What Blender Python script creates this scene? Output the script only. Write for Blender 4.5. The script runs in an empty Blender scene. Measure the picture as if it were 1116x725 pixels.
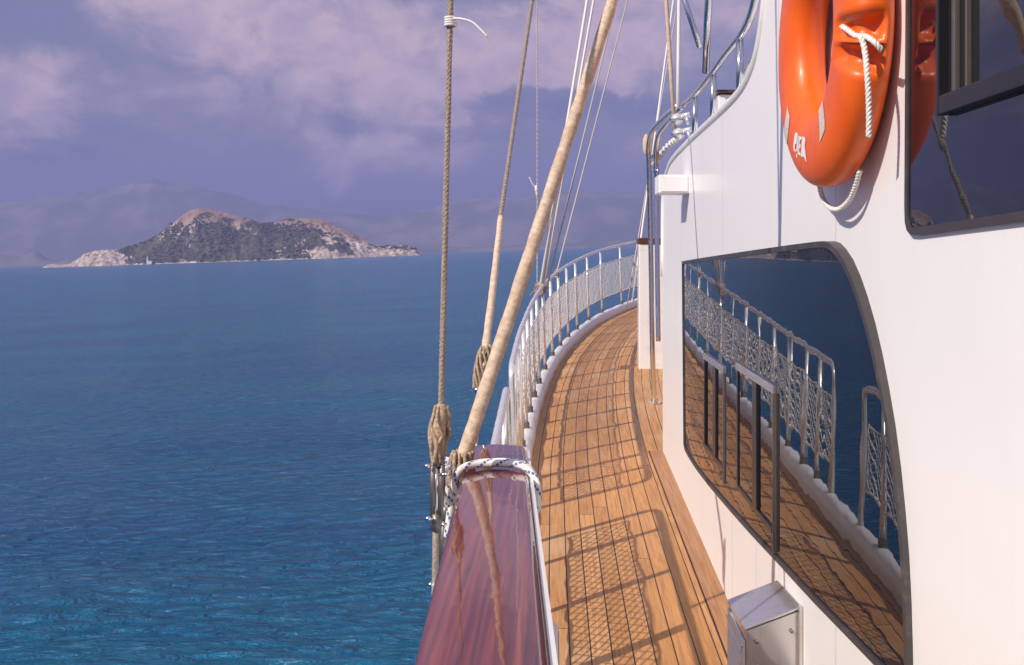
import bpy, bmesh, math, random
import numpy as np
from mathutils import Vector, Matrix, noise as mnoise

random.seed(7)
rng = np.random.default_rng(11)
SC = bpy.context.scene
COL = SC.collection
R = math.radians

# ------------------------------------------------------------------ camera
# Boat frame: camera at the origin, Y towards the bow, X to starboard, Z up.
F = 1085.0                      # focal length in pixels of the 1116 px wide photo
PX0, PY0 = 602.0, 270.0         # where the boat's Y axis leaves the picture
HEEL = R(1.9)                   # the boat heels a little to starboard
cd = bpy.data.cameras.new('camera')
cd.sensor_width = 36.0
cd.lens = 36.0 * F / 1116.0
cd.shift_x = (558.0 - PX0) / 1116.0
cd.shift_y = (PY0 - 362.5) / 1116.0
cd.clip_start = 0.05
cd.clip_end = 30000
cam = bpy.data.objects.new('camera', cd)
cam.rotation_euler = (R(90), 0, 0)
COL.objects.link(cam)
SC.camera = cam

# ------------------------------------------------------------------ light
SUN_TRAVEL = Vector((0.606, 0.50, -0.612)).normalized()
ld = bpy.data.lights.new('sun', 'SUN')
ld.energy = 5.0
ld.angle = R(0.55)
ld.color = (1.0, 0.90, 0.775)
sun = bpy.data.objects.new('sun', ld)
sun.rotation_euler = SUN_TRAVEL.to_track_quat('-Z', 'Y').to_euler()
sun.location = (-30, -30, 60)
COL.objects.link(sun)

SC.view_settings.view_transform = 'Standard'
SC.view_settings.look = 'None'
SC.view_settings.exposure = 0.16
SC.view_settings.gamma = 1.0
SC.view_settings.use_curve_mapping = False
SC.render.engine = 'CYCLES'
cy = SC.cycles
cy.use_denoising = True
cy.max_bounces = 10
cy.glossy_bounces = 6
cy.volume_bounces = 0
cy.sample_clamp_indirect = 6.0
cy.use_adaptive_sampling = False


# ------------------------------------------------------------------ node helpers
class NT:
    def __init__(s, tree):
        s.t = tree; s.n = tree.nodes; s.l = tree.links
    def node(s, typ, **kw):
        n = s.n.new(typ)
        for k, v in kw.items(): setattr(n, k, v)
        return n
    def put(s, sock, v):
        if v is None: return
        if isinstance(v, bpy.types.NodeSocket): s.l.new(v, sock)
        else:
            if sock.type == 'RGBA' and hasattr(v, '__len__') and len(v) == 3: v = (*v, 1)
            sock.default_value = v
    def m(s, op, a, b=None, c=None, clamp=False):
        n = s.node('ShaderNodeMath', operation=op); n.use_clamp = clamp
        s.put(n.inputs[0], a); s.put(n.inputs[1], b)
        if c is not None: s.put(n.inputs[2], c)
        return n.outputs[0]
    def mix(s, f, a, b, blend='MIX'):
        n = s.node('ShaderNodeMix', data_type='RGBA', blend_type=blend)
        s.put(n.inputs[0], f); s.put(n.inputs[6], a); s.put(n.inputs[7], b)
        return n.outputs[2]
    def sep(s, v):
        n = s.node('ShaderNodeSeparateXYZ'); s.put(n.inputs[0], v); return n.outputs
    def comb(s, x, y, z=0.0):
        n = s.node('ShaderNodeCombineXYZ')
        for i, v in enumerate((x, y, z)): s.put(n.inputs[i], v)
        return n.outputs[0]
    def noise(s, vec, scale, detail=4, rough=.55, dist=0.0, color=False):
        n = s.node('ShaderNodeTexNoise'); s.put(n.inputs['Vector'], vec)
        n.inputs['Scale'].default_value = scale; n.inputs['Detail'].default_value = detail
        n.inputs['Roughness'].default_value = rough; n.inputs['Distortion'].default_value = dist
        return n.outputs['Color' if color else 'Fac']
    def ramp(s, f, stops, interp='LINEAR'):
        n = s.node('ShaderNodeValToRGB'); n.color_ramp.interpolation = interp
        s.put(n.inputs[0], f); e = n.color_ramp.elements
        while len(e) < len(stops): e.new(.5)
        for i, (p, c) in enumerate(stops):
            e[i].position = p
            e[i].color = (*c, 1) if hasattr(c, '__len__') else (c, c, c, 1)
        return n.outputs[0]
    def maprange(s, v, a, b, c=0.0, d=1.0, smooth=True):
        n = s.node('ShaderNodeMapRange', interpolation_type='SMOOTHSTEP' if smooth else 'LINEAR')
        s.put(n.inputs[0], v)
        for i, x in enumerate((a, b, c, d)): n.inputs[i + 1].default_value = x
        return n.outputs[0]
    def scale(s, v, k):
        n = s.node('ShaderNodeVectorMath', operation='MULTIPLY'); s.put(n.inputs[0], v); n.inputs[1].default_value = k
        return n.outputs[0]
    def bump(s, h, strength, dist=.01, normal=None):
        n = s.node('ShaderNodeBump'); n.inputs['Strength'].default_value = strength
        n.inputs['Distance'].default_value = dist; s.put(n.inputs['Height'], h)
        if normal is not None: s.put(n.inputs['Normal'], normal)
        return n.outputs[0]
    def coord(s, which='Object'):
        return s.node('ShaderNodeTexCoord').outputs[which]
    def attr(s, name):
        return s.node('ShaderNodeAttribute', attribute_name=name).outputs['Fac']


def material(name, base=(.8, .8, .8), rough=.5, metal=0.0, **kw):
    m = bpy.data.materials.new(name); m.use_nodes = True
    t = NT(m.node_tree); b = m.node_tree.nodes['Principled BSDF']
    t.put(b.inputs['Base Color'], base); b.inputs['Roughness'].default_value = rough
    b.inputs['Metallic'].default_value = metal
    for k, v in kw.items():
        b.inputs[k.replace('_', ' ')].default_value = v
    return m, t, b


# ------------------------------------------------------------------ world
W = bpy.data.worlds.new('World'); SC.world = W; W.use_nodes = True
wt = NT(W.node_tree); wt.n.clear()
sky = wt.node('ShaderNodeTexSky', sky_type='NISHITA')
sky.sun_disc = False
sky.sun_elevation = math.asin(-SUN_TRAVEL.z)
sky.sun_rotation = math.atan2(-SUN_TRAVEL.x, -SUN_TRAVEL.y)
sky.dust_density = 3.0; sky.air_density = 1.2; sky.ozone_density = 2.0
gen = wt.coord('Generated')
warp = wt.noise(wt.scale(gen, (1, 1, 1.5)), 8.0, 8, .62, .3, color=True)
wv = wt.sep(warp)
sx, sy_, sz = wt.sep(gen)
az = wt.m('MULTIPLY', wt.m('ARCTAN2', sx, sy_), F)            # degrees of arc scaled like a long lens
el = wt.m('MULTIPLY', wt.m('ARCSINE', sz), F)
azw = wt.m('ADD', az, wt.m('MULTIPLY', wt.m('SUBTRACT', wv[0], .5), 230.0))
elw = wt.m('ADD', el, wt.m('MULTIPLY', wt.m('SUBTRACT', wv[1], .5), 150.0))
def blob(cx, cy_, wx, wy, amp):
    a = wt.m('DIVIDE', wt.m('SUBTRACT', azw, cx), wx); b = wt.m('DIVIDE', wt.m('SUBTRACT', elw, cy_), wy)
    q = wt.m('ADD', wt.m('MULTIPLY', a, a), wt.m('MULTIPLY', b, b))
    return wt.m('MULTIPLY', wt.m('EXPONENT', wt.m('MULTIPLY', q, -1.0)), amp)
def total(bl):
    o = bl[0]
    for x in bl[1:]: o = wt.m('ADD', o, x)
    return o
pink = total([blob(-340, 270, 120, 48, 1.1), blob(-130, 195, 120, 60, 1.0), blob(40, 215, 130, 70, 1.0),
              blob(-190, 100, 130, 40, .65), blob(-530, 165, 80, 40, .8), blob(90, 85, 60, 30, .5),
              blob(-585, 120, 30, 20, .5), blob(-330, 170, 150, 50, .42), blob(-230, 245, 120, 60, .5), blob(300, 260, 160, 90, .8), blob(-900, 240, 200, 70, .7), blob(0, 420, 500, 100, .8)])
dark = total([blob(-90, 140, 170, 22, .95), blob(60, 150, 100, 16, .7), blob(-510, 120, 95, 26, .7),
              blob(-560, 250, 110, 50, .35), blob(-980, 120, 260, 60, .7)])
cn = wt.noise(wt.scale(gen, (1, 1, 1.6)), 9.0, 9, .62, .5)
cn2 = wt.noise(wt.scale(gen, (1, 1, 1.4)), 26.0, 6, .6, .3)
pinkm = wt.maprange(wt.m('MULTIPLY', pink, wt.maprange(cn, .3, .7, .45, 1.3, False)), .20, .86)
darkm = wt.maprange(wt.m('MULTIPLY', dark, wt.maprange(cn, .3, .7, 1.35, .5, False)), .20, .80)
veil = wt.ramp(wt.m('DIVIDE', el, 1700.0, clamp=True),
               [(0, (1.45, 1.5, 2.6)), (.06, (1.75, 1.72, 2.85)), (.17, (2.0, 1.9, 3.45)), (.4, (3.2, 3.2, 5.0)), (1, (4.2, 4.4, 6.0))])
skyc = wt.mix(.78, sky.outputs[0], veil)
lit = wt.mix(wt.maprange(cn2, .3, .68), (5.2, 4.0, 5.2), (7.6, 5.5, 6.0))
skyc = wt.mix(wt.m('MULTIPLY', pinkm, .84), skyc, lit)
skyc = wt.mix(wt.m('MULTIPLY', darkm, .62), skyc, (1.15, 1.4, 2.9))
bg = wt.node('ShaderNodeBackground'); wt.put(bg.inputs[0], skyc); bg.inputs[1].default_value = .1
wo = wt.node('ShaderNodeOutputWorld'); wt.l.new(bg.outputs[0], wo.inputs[0])


# ------------------------------------------------------------------ object helpers
LAND = []                                        # what floats free of the boat: not heeled with her

def link(name, bm, mats, parent=None, smooth=True, angle=None):
    me = bpy.data.meshes.new(name)
    bm.normal_update(); bm.to_mesh(me); bm.free()
    for m in (mats if isinstance(mats, (list, tuple)) else [mats]): me.materials.append(m)
    if smooth:
        for p in me.polygons: p.use_smooth = True
        if angle is not None: me.set_sharp_from_angle(angle=R(angle))
    o = bpy.data.objects.new(name, me); COL.objects.link(o)
    if smooth and angle is not None:
        w = o.modifiers.new('normals', 'WEIGHTED_NORMAL'); w.keep_sharp = True; w.weight = 100
    if parent is not None:
        o.parent = parent
        base = Vector((0, 0, 0)); q = parent
        if q.type == 'EMPTY': o.location = -Vector(q.location)
    return o

def thing(name, loc, label, cat, group=None):
    o = bpy.data.objects.new(name, None); o.location = loc; o.empty_display_size = .1
    COL.objects.link(o); return tag(o, label, cat, group)

def tag(o, label, cat, group=None, kind=None):
    o['label'] = label; o['category'] = cat
    if group: o['group'] = group
    if kind: o['kind'] = kind
    return o

def struct(o, kind='structure', label=None, cat=None):
    o['kind'] = kind
    if label: o['label'] = label
    if cat: o['category'] = cat
    return o

def at(px, py, y):
    """the point at distance y that the photo shows at (px, py)"""
    return Vector(((px - PX0) / F * y, y, (PY0 - py) / F * y))

WX = .76                                         # the cabin side
def on_wall(px, py, x=None):
    x = WX if x is None else x
    return at(px, py, x * F / (px - PX0))

def catmull(pts, n=8, closed=False):
    P = [Vector(p) for p in pts]; out = []
    m = len(P)
    rngi = range(m if closed else m - 1)
    for i in rngi:
        if closed: p0, p1, p2, p3 = P[(i - 1) % m], P[i], P[(i + 1) % m], P[(i + 2) % m]
        else: p0, p1, p2, p3 = P[max(i - 1, 0)], P[i], P[i + 1], P[min(i + 2, m - 1)]
        for k in range(n):
            t = k / n
            out.append(.5 * ((2 * p1) + (p2 - p0) * t + (2 * p0 - 5 * p1 + 4 * p2 - p3) * t * t + (3 * p1 - p0 - 3 * p2 + p3) * t ** 3))
    if not closed: out.append(P[-1].copy())
    return out

def frames(pts, closed=False):
    n = len(pts); T = []
    for i in range(n):
        a = pts[(i - 1) % n] if (closed or i > 0) else pts[i]
        b = pts[(i + 1) % n] if (closed or i < n - 1) else pts[i]
        d = b - a
        T.append(d.normalized() if d.length > 1e-9 else Vector((0, 0, 1)))
    u = T[0].orthogonal().normalized(); fr = []
    for i in range(n):
        u = (u - T[i] * u.dot(T[i]))
        u = u.normalized() if u.length > 1e-6 else T[i].orthogonal().normalized()
        fr.append((T[i], u, T[i].cross(u)))
    return fr

def tube(bm, pts, r, n=8, caps=True, twist=0.0):
    pts = [Vector(p) for p in pts]
    uvl = bm.loops.layers.uv.verify()
    fr = frames(pts); rings = []; L = 0.0; Ls = []
    for i, p in enumerate(pts):
        if i: L += (p - pts[i - 1]).length
        Ls.append(L)
        rr = r[i] if hasattr(r, '__len__') else (r(i / (len(pts) - 1)) if callable(r) else r)
        T, u, v = fr[i]
        rings.append([bm.verts.new(p + (u * math.cos(2 * math.pi * k / n + twist * L) + v * math.sin(2 * math.pi * k / n + twist * L)) * rr) for k in range(n)])
    for i in range(len(pts) - 1):
        for k in range(n):
            k2 = (k + 1) % n
            f = bm.faces.new((rings[i][k], rings[i][k2], rings[i + 1][k2], rings[i + 1][k]))
            for lp, (uu, vv) in zip(f.loops, ((k / n, Ls[i]), ((k + 1) / n, Ls[i]), ((k + 1) / n, Ls[i + 1]), (k / n, Ls[i + 1]))):
                lp[uvl].uv = (uu, vv)
    if caps:
        bm.faces.new(list(reversed(rings[0]))); bm.faces.new(rings[-1])
    return rings

def rope(bm, pts, r, pitch=.07, strands=3, n=6, step=.012):
    """laid rope: strands wound round one another along the path"""
    pts = [Vector(p) for p in pts]
    seg = [(pts[i + 1] - pts[i]).length for i in range(len(pts) - 1)]; tot = sum(seg)
    m = max(4, int(tot / step)); P = []
    cum = [0]
    for s in seg: cum.append(cum[-1] + s)
    j = 0
    for i in range(m + 1):
        d = tot * i / m
        while j < len(seg) - 1 and d > cum[j + 1]: j += 1
        P.append(pts[j].lerp(pts[j + 1], (d - cum[j]) / max(seg[j], 1e-9)))
    fr = frames(P)
    for s in range(strands):
        q = []
        for i, p in enumerate(P):
            a = 2 * math.pi * (s / strands + tot * i / m / pitch)
            q.append(p + (fr[i][1] * math.cos(a) + fr[i][2] * math.sin(a)) * r * .5)
        tube(bm, q, r * .56, n)

def box(bm, x0, x1, y0, y1, z0, z1, bevel=0.0, seg=2):
    vs = [bm.verts.new((x, y, z)) for x in (x0, x1) for y in (y0, y1) for z in (z0, z1)]
    fs = [(0, 1, 3, 2), (4, 6, 7, 5), (0, 4, 5, 1), (2, 3, 7, 6), (0, 2, 6, 4), (1, 5, 7, 3)]
    F_ = [bm.faces.new([vs[i] for i in f]) for f in fs]
    bmesh.ops.recalc_face_normals(bm, faces=F_)
    if bevel:
        es = list({e for f in F_ for e in f.edges})
        bmesh.ops.bevel(bm, geom=es, offset=bevel, segments=seg, profile=.5, affect='EDGES')

def hexa(bm, c8, bevel=0.0, seg=2):
    """box from 8 corners: 4 bottom then 4 top, both in the same turn"""
    vs = [bm.verts.new(c) for c in c8]
    fs = [(3, 2, 1, 0), (4, 5, 6, 7), (0, 1, 5, 4), (1, 2, 6, 5), (2, 3, 7, 6), (3, 0, 4, 7)]
    F_ = [bm.faces.new([vs[i] for i in f]) for f in fs]
    bmesh.ops.recalc_face_normals(bm, faces=F_)
    if bevel:
        es = list({e for f in F_ for e in f.edges})
        bmesh.ops.bevel(bm, geom=es, offset=bevel, segments=seg, profile=.5, affect='EDGES')

def prism_x(bm, yz, x0, x1, bevel=0.0, seg=2):
    """a (y,z) outline given thickness along x"""
    a = [bm.verts.new((x0, y, z)) for y, z in yz]; b = [bm.verts.new((x1, y, z)) for y, z in yz]
    n = len(yz); fs = [bm.faces.new(a), bm.faces.new(list(reversed(b)))]
    for i in range(n): fs.append(bm.faces.new((a[i], b[i], b[(i + 1) % n], a[(i + 1) % n])))
    bmesh.ops.recalc_face_normals(bm, faces=fs)
    if bevel:
        es = [e for e in fs[0].edges]
        bmesh.ops.bevel(bm, geom=es, offset=bevel, segments=seg, profile=.5, affect='EDGES')

def sphere(bm, c, r, seg=20, rings=12, sc=(1, 1, 1)):
    res = bmesh.ops.create_uvsphere(bm, u_segments=seg, v_segments=rings, radius=r)
    for v in res['verts']: v.co = Vector((v.co.x * sc[0], v.co.y * sc[1], v.co.z * sc[2])) + Vector(c)

def cyl(bm, a, b, r, n=16):
    tube(bm, [a, b], r, n)

def loop_band(bm, outer, inner, x0, x1):
    """frame between two (y,z) outlines of equal length, from x0 (back) to x1 (front)"""
    n = len(outer)
    O0 = [bm.verts.new((x0, *p)) for p in outer]; O1 = [bm.verts.new((x1, *p)) for p in outer]
    I0 = [bm.verts.new((x0, *p)) for p in inner]; I1 = [bm.verts.new((x1, *p)) for p in inner]
    fs = []
    for i in range(n):
        j = (i + 1) % n
        fs += [bm.faces.new((O1[i], O1[j], I1[j], I1[i])), bm.faces.new((O0[i], O0[j], O1[j], O1[i])), bm.faces.new((I1[i], I1[j], I0[j], I0[i]))]
    bmesh.ops.recalc_face_normals(bm, faces=fs)

def inset(outline, d):
    """shrink a (y,z) outline by d"""
    n = len(outline); A = sum(outline[i][0] * outline[(i + 1) % n][1] - outline[(i + 1) % n][0] * outline[i][1] for i in range(n))
    s = 1 if A > 0 else -1; out = []
    for i in range(n):
        p0, p1, p2 = Vector(outline[i - 1]), Vector(outline[i]), Vector(outline[(i + 1) % n])
        e1 = (p1 - p0).normalized(); e2 = (p2 - p1).normalized()
        n1 = Vector((-e1.y, e1.x)) * s; n2 = Vector((-e2.y, e2.x)) * s
        b = (n1 + n2); k = max(.35, (1 + n1.dot(n2)))
        q = p1 + b * (d / k); out.append((q.x, q.y))
    return out


# ------------------------------------------------------------------ materials
def wear(t, b, base, amount=.12, scale=6, col=(.5, .46, .4)):
    n = t.noise(t.coord('Object'), scale, 5, .65)
    t.put(b.inputs['Base Color'], t.mix(t.maprange(n, .5, .78, 0, amount), base, col))

M = {}
# white gelcoat cabin side, jointed in upright panels
m, t, b = material('white_gelcoat', (.8, .79, .79), .32); M['gelcoat'] = m
b.inputs['Coat Weight'].default_value = .22; b.inputs['Coat Roughness'].default_value = .14; b.inputs['Specular IOR Level'].default_value = .25
ob = t.coord('Object'); o3 = t.sep(ob)
joint = None
for y0, zlo, zhi in ((3.345, -9, 9), (4.2, -9, -.9), (3.71, -9, -.9), (3.32, -9, -.8), (2.67, -9, 9), (5.05, -9, 9), (1.55, -9, -.2), (5.9, -.05, 9), (4.45, -.05, 9), (2.05, -9, -.9)):
    g = t.m('LESS_THAN', t.m('ABSOLUTE', t.m('SUBTRACT', o3[1], y0)), .0032)
    g = t.m('MULTIPLY', g, t.m('MULTIPLY', t.m('GREATER_THAN', o3[2], zlo), t.m('LESS_THAN', o3[2], zhi)))
    joint = g if joint is None else t.m('MAXIMUM', joint, g)
st = t.noise(t.scale(ob, (1, 9, .7)), 2.2, 5, .6)
sp = t.noise(ob, 90, 3, .6)
base = t.mix(t.maprange(st, .56, .8, 0, .13), (.84, .825, .825), (.66, .61, .55))
base = t.mix(t.maprange(sp, .68, .8, 0, .12), base, (.5, .45, .4))
base = t.mix(t.m('MULTIPLY', joint, .55), base, (.36, .37, .46))
t.put(b.inputs['Base Color'], base)
nb = t.bump(t.noise(t.scale(ob, (1, 1, .6)), 2.6, 3, .5), .25, .02)
t.put(b.inputs['Normal'], t.bump(t.m('MULTIPLY', joint, -1.0), .5, .004, nb))

m, t, b = material('white_paint', (.8, .79, .78), .3); M['white'] = m
b.inputs['Coat Weight'].default_value = .3
wear(t, b, (.8, .785, .775), .35, 9, (.5, .44, .36))
m, t, b = material('white_plastic', (.8, .8, .8), .4); M['plastic'] = m
wear(t, b, (.8, .79, .79), .2, 20)

m, t, b = material('stainless_steel', (.78, .77, .76), .16, 1.0); M['steel'] = m
n = t.noise(t.coord('Object'), 7, 3, .55)
t.put(b.inputs['Roughness'], t.maprange(n, .35, .75, .14, .26))
t.put(b.inputs['Base Color'], t.mix(t.maprange(n, .55, .8, 0, .25), (.82, .81, .80), (.6, .52, .44)))
m, t, b = material('salted_steel', (.84, .82, .81), .3, .55); M['railsteel'] = m
n = t.noise(t.coord('Object'), 9, 4, .6)
t.put(b.inputs['Roughness'], t.maprange(n, .35, .75, .2, .42))
t.put(b.inputs['Base Color'], t.mix(t.maprange(n, .58, .8, 0, .35), (.86, .845, .83), (.58, .47, .36)))
m, t, b = material('sheet_steel', (.62, .6, .62), .27, .8); M['sheet'] = m
n = t.noise(t.coord('Object'), 5, 5, .6)
t.put(b.inputs['Roughness'], t.maprange(n, .35, .7, .2, .36))
t.put(b.inputs['Normal'], t.bump(t.noise(t.coord('Object'), 9, 3, .5), .10, .006))
n3_ = t.noise(t.scale(t.coord('Object'), (14, 14, 2)), 2, 5, .65)
t.put(b.inputs['Base Color'], t.mix(t.maprange(n3_, .5, .75, 0, .5), (.70, .67, .67), (.48, .40, .35)))
m, t, b = material('brushed_steel', (.66, .63, .62), .3, 1.0); M['brushed'] = m
n = t.noise(t.scale(t.coord('Object'), (6, 6, 160)), 4, 4, .6)
t.put(b.inputs['Roughness'], t.maprange(n, .3, .7, .2, .36))
t.put(b.inputs['Normal'], t.bump(n, .06, .002))
m, t, b = material('chrome', (.85, .85, .86), .22, .6); M['chrome'] = m
m, t, b = material('dull_steel', (.2, .18, .17), .45, .8); M['dull'] = m
wear(t, b, (.22, .2, .19), .8, 40, (.35, .24, .15))

# tinted window glass: a dark mirror, not quite flat
m, t, b = material('tinted_glass', (.004, .006, .014), .012, 0, IOR=1.92); M['glass'] = m
ob = t.coord('Object')
nz = t.noise(t.scale(ob, (1, 1.0, .55)), 5.5, 2, .45)
t.put(b.inputs['Normal'], t.bump(nz, .05, .012))
sm = t.noise(ob, 3.2, 5, .6)
t.put(b.inputs['Roughness'], t.maprange(sm, .55, .8, .008, .05))
m, t, b = material('window_seal', (.05, .044, .046), .45); M['seal'] = m
wear(t, b, (.05, .043, .046), .6, 14, (.17, .14, .12))
m, t, b = material('black_frame', (.012, .012, .014), .3); M['black'] = m
m, t, b = material('interior_shade_black', (.004, .004, .005), .7); M['room_shade'] = m  # flat black painted for the unlit room behind the open sash

# teak deck, laid along the rail with black caulking (uv in metres: across, along)
m, t, b = material('teak_planks', (.5, .28, .12), .55); M['teak'] = m
uv = t.sep(t.coord('UV'))
PW = .081
ip = t.m('FLOOR', t.m('DIVIDE', uv[0], PW)); fp = t.m('FRACT', t.m('DIVIDE', uv[0], PW))
wn = t.node('ShaderNodeTexWhiteNoise', noise_dimensions='1D'); t.put(wn.inputs['W'], ip)
vv = t.m('ADD', t.m('DIVIDE', uv[1], 3.4), t.m('MULTIPLY', wn.outputs['Value'], 7.3))
iv = t.m('FLOOR', vv); fv = t.m('FRACT', vv)
wn2 = t.node('ShaderNodeTexWhiteNoise', noise_dimensions='2D'); t.put(wn2.inputs['Vector'], t.comb(ip, iv))
seam = t.m('GREATER_THAN', t.m('ABSOLUTE', t.m('SUBTRACT', fp, .5)), .5 - .0026 / PW)
butt = t.m('LESS_THAN', fv, .0012)
seam = t.m('MAXIMUM', seam, butt)
gv = t.comb(t.m('ADD', t.m('MULTIPLY', uv[0], 60.0), t.m('MULTIPLY', wn2.outputs['Value'], 40.0)), t.m('MULTIPLY', uv[1], 2.6), t.m('MULTIPLY', ip, 3.1))
grain = t.noise(gv, 1.4, 7, .68, .6)
fine = t.noise(t.comb(t.m('MULTIPLY', uv[0], 420.0), t.m('MULTIPLY', uv[1], 9.0), 0.0), 1.0, 4, .6)
blot = t.noise(t.comb(uv[0], t.m('MULTIPLY', uv[1], .5), 0.0), 2.4, 5, .6)
c = t.ramp(wn2.outputs['Value'], [(0, (.52, .25, .085)), (.35, (.60, .295, .105)), (.7, (.66, .33, .122)), (1, (.74, .40, .16))])
c = t.mix(t.maprange(grain, .35, .70, 0, .65), c, (.25, .10, .035))
c = t.mix(t.maprange(fine, .5, .75, 0, .28), c, (.25, .12, .05))
c = t.mix(t.maprange(blot, .48, .72, 0, .45), c, (.60, .44, .29))
blot2 = t.noise(t.comb(uv[0], uv[1], 4.0), 9, 5, .65)
c = t.mix(t.maprange(blot2, .6, .8, 0, .3), c, (.22, .11, .05))
c = t.mix(seam, c, (.018, .014, .012))
t.put(b.inputs['Base Color'], c)
t.put(b.inputs['Roughness'], t.maprange(blot, .3, .7, .42, .66))
hb = t.m('ADD', t.m('MULTIPLY', seam, -1.0), t.m('MULTIPLY', fine, .25))
t.put(b.inputs['Normal'], t.bump(hb, .35, .002))

m, t, b = material('teak_margin', (.42, .22, .1), .5); M['teak_margin'] = m
ob = t.coord('Object')
g = t.noise(t.scale(ob, (70, 2.5, 1)), 1.3, 6, .65, .5)
t.put(b.inputs['Base Color'], t.mix(t.maprange(g, .3, .72), (.46, .23, .10), (.27, .125, .055)))
m, t, b = material('caulking', (.018, .014, .012), .6); M['caulk'] = m

# varnished mahogany of the cap rail
m, t, b = material('varnished_mahogany', (.11, .022, .014), .35); M['mahogany'] = m
b.inputs['Coat Weight'].default_value = 1.0; b.inputs['Coat Roughness'].default_value = .03; b.inputs['Coat IOR'].default_value = 1.5; b.inputs['Specular IOR Level'].default_value = .2
ob = t.coord('Object')
g = t.noise(t.scale(ob, (58, .9, 8)), 1.6, 7, .66, .35)
c = t.ramp(g, [(.30, (.05, .007, .005)), (.47, (.15, .018, .010)), (.70, (.30, .055, .024))])
g2 = t.noise(t.scale(ob, (13, .7, 4)), 1.1, 4, .6, .2)
c = t.mix(t.maprange(g2, .45, .7, 0, .45), c, (.17, .028, .018))
scr = t.noise(t.scale(ob, (260, 5, 5)), 1.0, 3, .6)
c = t.mix(t.maprange(scr, .66, .74, 0, .30), c, (.34, .14, .09))
salt = t.noise(ob, 130, 3, .6)
c = t.mix(t.maprange(salt, .70, .78, 0, .35), c, (.5, .38, .34))
t.put(b.inputs['Base Color'], c)
wavy = t.noise(t.scale(ob, (1.0, .5, 1)), 14, 3, .5)
cb = t.bump(wavy, .10, .010)
t.put(b.inputs['Coat Normal'], cb)
m, t, b = material('dark_varnish', (.10, .035, .02), .3); M['varnish'] = m

# cordage
def cord(name, base, alt, sc, rough=.8):
    m, t, b = material(name, base, rough)
    n = t.noise(t.coord('Object'), sc, 5, .7)
    t.put(b.inputs['Base Color'], t.mix(t.maprange(n, .35, .7), base, alt))
    t.put(b.inputs['Normal'], t.bump(n, .5, .003))
    return m
M['wire'] = cord('weathered_wire_rope', (.20, .15, .12), (.46, .38, .32), 220)
M['served'] = cord('served_hemp', (.48, .36, .26), (.62, .49, .37), 60)
m, t, b = material('leather_serving', (.62, .43, .27), .6); M['leather'] = m
uv = t.sep(t.coord('UV'))
wr = t.m('FRACT', t.m('ADD', t.m('MULTIPLY', uv[1], 58.0), uv[0]))
n = t.noise(t.coord('Object'), 34, 5, .65)
c = t.mix(t.maprange(n, .35, .7), (.58, .43, .31), (.76, .61, .47))
n2_ = t.noise(t.coord('Object'), 9, 5, .7)
c = t.mix(t.maprange(n2_, .54, .72, 0, .4), c, (.46, .32, .21))
t.put(b.inputs['Base Color'], t.mix(t.m('MULTIPLY', t.m('LESS_THAN', wr, .10), .22), c, (.33, .2, .12)))
t.put(b.inputs['Normal'], t.bump(t.m('ADD', t.m('MULTIPLY', wr, .8), n), .9, .006))
M['hemp'] = cord('frayed_hemp', (.27, .185, .12), (.58, .45, .32), 150, .9)
M['white_cord'] = cord('white_cord', (.68, .65, .62), (.8, .78, .75), 200)
M['grey_cord'] = cord('grey_cord', (.42, .38, .36), (.55, .5, .46), 150)
M['net'] = cord('net_twine', (.72, .68, .64), (.82, .79, .76), 120)
m, t, b = material('flecked_cord', (.7, .7, .7), .75); M['flecked'] = m
uv = t.sep(t.coord('UV'))
k = t.m('FRACT', t.m('ADD', t.m('MULTIPLY', uv[1], 22.0), t.m('MULTIPLY', uv[0], 2.0)))
k2 = t.m('FRACT', t.m('SUBTRACT', t.m('MULTIPLY', uv[1], 70.0), t.m('MULTIPLY', uv[0], 3.0)))
fl = t.m('MULTIPLY', t.m('LESS_THAN', k, .3), t.m('LESS_THAN', k2, .75))
t.put(b.inputs['Base Color'], t.mix(fl, (.76, .72, .68), (.10, .16, .30)))
t.put(b.inputs['Normal'], t.bump(k2, .5, .003))

m, t, b = material('orange_plastic', (.82, .115, .012), .34); M['orange'] = m
ob = t.coord('Object')
n = t.noise(ob, 7, 4, .6)
t.put(b.inputs['Base Color'], t.mix(t.maprange(n, .35, .75), (.86, .15, .010), (.78, .125, .013)))
b.inputs['Coat Weight'].default_value = .12; b.inputs['Coat Roughness'].default_value = .2
t.put(b.inputs['Roughness'], t.maprange(t.noise(ob, 25, 4, .6), .3, .7, .34, .52))
sc_ = t.noise(t.scale(ob, (1, 1, 3)), 38, 5, .7)
t.put(b.inputs['Base Color'], t.mix(t.maprange(sc_, .64, .76, 0, .35), t.mix(t.maprange(n, .35, .75), (.86, .132, .008), (.76, .105, .010)), (.80, .30, .13)))
t.put(b.inputs['Normal'], t.bump(t.noise(ob, 12, 3, .5), .12, .006))
m, t, b = material('reflective_tape', (.74, .68, .62), .42); M['tape'] = m
v = t.node('ShaderNodeTexVoronoi'); v.inputs['Scale'].default_value = 160; t.put(v.inputs['Vector'], t.coord('Object'))
t.put(b.inputs['Base Color'], t.mix(t.maprange(v.outputs['Distance'], .1, .6), (.80, .74, .68), (.6, .54, .48)))
m, t, b = material('pale_grey_label', (.42, .44, .52), .5); M['label'] = m

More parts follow.
